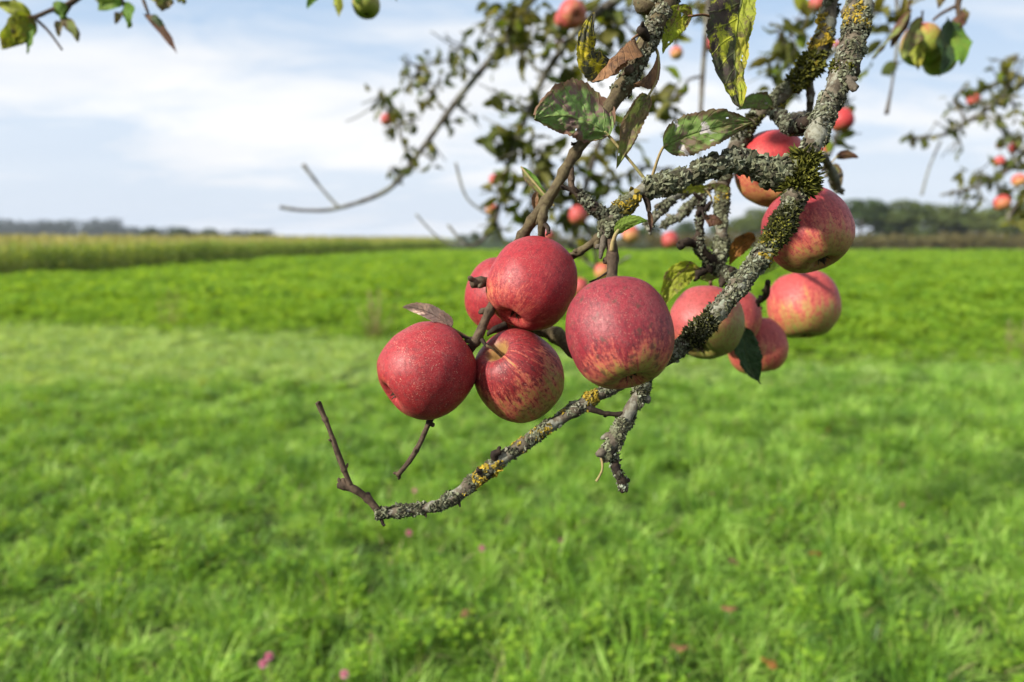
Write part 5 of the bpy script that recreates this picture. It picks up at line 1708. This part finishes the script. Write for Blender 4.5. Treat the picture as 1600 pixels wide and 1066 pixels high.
# ------------------------------------------------------------------ small things in the grass
M['clover_pink'] = plain_leaf_mat('clover_petals', (0.50, 0.16, 0.32), (0.62, 0.25, 0.42), (0.72, 0.40, 0.54), 0.3, 30)
def clover_geo():
    vs, fs = [], []
    for k in range(90):
        z = random.uniform(-.5, 1)
        a = k * 2.4
        r = math.sqrt(max(0, 1 - z * z))
        d = Vector((r * math.cos(a), r * math.sin(a), z))
        s = d.orthogonal().normalized()
        s = Quaternion(d, random.random() * 6) @ s
        b0 = len(vs)
        vs += [d * .004 + s * .001, d * .004 - s * .001, d * .0125 - s * .0022, d * random.uniform(.014, .017), d * .0125 + s * .0022]
        fs.append((b0, b0 + 1, b0 + 2, b0 + 3, b0 + 4))
    return vs, fs
v_, f_ = clover_geo()
CLV = mesh_obj('flower_head', v_, f_, M['clover_pink'], link=False, smooth=False).data
for px, py, k, lab in [(648, 767, 1.0, 'pink clover flower in the grass below the bent twig, highest of the left three'), (639, 833, 1.15, 'pale pink clover flower just below the lowest branch end'), (753, 857, 1.1, 'pink clover flower below the middle of the lowest branch'),
                       (876, 845, .8, 'small faint pink clover flower right of the brightest one below the branch'), (420, 1026, 1.1, 'upper of two touching pink clover flowers near the bottom edge'), (411, 1038, 1.1, 'lower of two touching pink clover flowers near the bottom edge'),
                       (538, 1054, 1.1, 'single pink clover flower at the very bottom edge'), (940, 703, .7, 'faint pink clover flower behind the hanging spur')]:
    g = G(px, py, 0.165)
    e = empty('clover_flower', (g.x, g.y, ground_z(g.x, g.y)))
    tag(e, lab, 'flower', 'pink clover flowers in the meadow')
    h = 0.165 - ground_z(g.x, g.y)
    o = bpy.data.objects.new('flower_head', CLV)
    COL.objects.link(o)
    o.parent = e
    o.location = (0, 0, h)
    o.scale = (k * .95,) * 3
    vs, fs = tube_geo([(Vector((.01, 0, 0)), .0014), (Vector((.006, .004, h * .5)), .0012), (Vector((0, 0, h)), .001)], 5, 0, 0)
    mesh_obj('stem', vs, fs, M['petiole'], e)

FALLEN = [(735, 952, 'brown', 'dark brown fallen leaf in a hollow of the grass below the branch'), (1140, 872, 'brownred', 'reddish-brown fallen leaf in the grass right of the hanging spur'), (1216, 1042, 'orange', 'orange fallen leaf at the bottom right of the meadow'),
          (1075, 1012, 'brown', 'brown fallen leaf near the bottom edge, right of centre'), (1282, 862, 'orange', 'small tan fallen leaf among grass in the right of the meadow'), (1152, 950, 'brown', 'faint brown fallen leaf between the reddish and the orange ones'),
          (1410, 785, 'brown', 'brown dry leaf lying in the grass on the far right'), (1112, 768, 'brownred', 'small brown leaf in the grass right of the drooping spur tip'), (1292, 672, 'orange', 'tiny rusty leaf far out in the meadow on the right')]
for i, (px, py, mt, lab) in enumerate(FALLEN):
    g = G(px, py, 0.11)
    a = random.random() * 6.28
    L = Vector((math.cos(a), math.sin(a), 0)) * .07
    vs, fs, uv = leaf_geo(Vector((0, 0, 0)), L * .5 + Vector((0, 0, .012)), L + Vector((0, 0, .0)), Vector((-L.y, L.x, 0)), .024, .02, fold=.5, wave=.35, nu=4, nv=12, teeth=0, seed=i * 3.1)
    o = mesh_obj('fallen_leaf', vs, fs, LM[mt], uv=uv)
    o.location = g
    tag(o, lab, 'leaf', 'fallen leaves in the meadow')

for px, py, n, H, lab in [(588, 532, 26, .78, 'tuft of pale dry grass stalks at the field edge, left of the apples'), (1142, 560, 26, .55, 'tuft of pale dry grass stalks at the field edge, below the right-hand apples'),
                          (268, 512, 12, .7, 'thin tuft of dry grass stalks at the field edge on the far left'), (1590, 560, 14, .5, 'sparse tuft of dry grass stalks at the right end of the field edge'), (900, 552, 10, .5, 'faint tuft of dry grass stalks at the field edge behind the apples')]:
    g = G(px, py, 0)
    e = empty('dry_grass_tuft', (g.x, g.y, ground_z(g.x, g.y)))
    tag(e, lab, 'grass tuft', 'dry grass tufts along the field edge')
    vs, fs = [], []
    hs, hf = [], []
    for k in range(n):
        a = random.random() * 6.28
        r = random.uniform(0, .22)
        h = H * random.uniform(.6, 1.1)
        bx, by = r * math.cos(a), r * math.sin(a)
        tx, ty = bx + random.gauss(0, .10), by + random.gauss(0, .1)
        v2, f2 = tube_geo([(Vector((bx, by, 0)), .004), (Vector(((bx + tx) / 2, (by + ty) / 2, h * .55)), .0032), (Vector((tx, ty, h)), .002)], 4, 0, 0)
        o0 = len(vs)
        vs += v2
        fs += [tuple(q + o0 for q in f) for f in f2]
        for j in range(10):
            b0 = len(hs)
            z = h - .012 * j
            aa = j * 2.4
            c = Vector((tx, ty, z))
            d1 = Vector((math.cos(aa), math.sin(aa), .8)) * .03
            s1 = Vector((-math.sin(aa), math.cos(aa), 0)) * .006
            hs += [c, c + d1 * .5 + s1, c + d1, c + d1 * .5 - s1]
            hf.append((b0, b0 + 1, b0 + 2, b0 + 3))
        blade(vs, fs, bx, by, h * .7, .012, a, .7, 4)
    o = mesh_obj('stalks', vs, fs, M['straw'], e)
    o['kind'] = 'stuff'
    o = mesh_obj('seed_heads', hs, hf, M['straw'], e)
    o['kind'] = 'stuff'
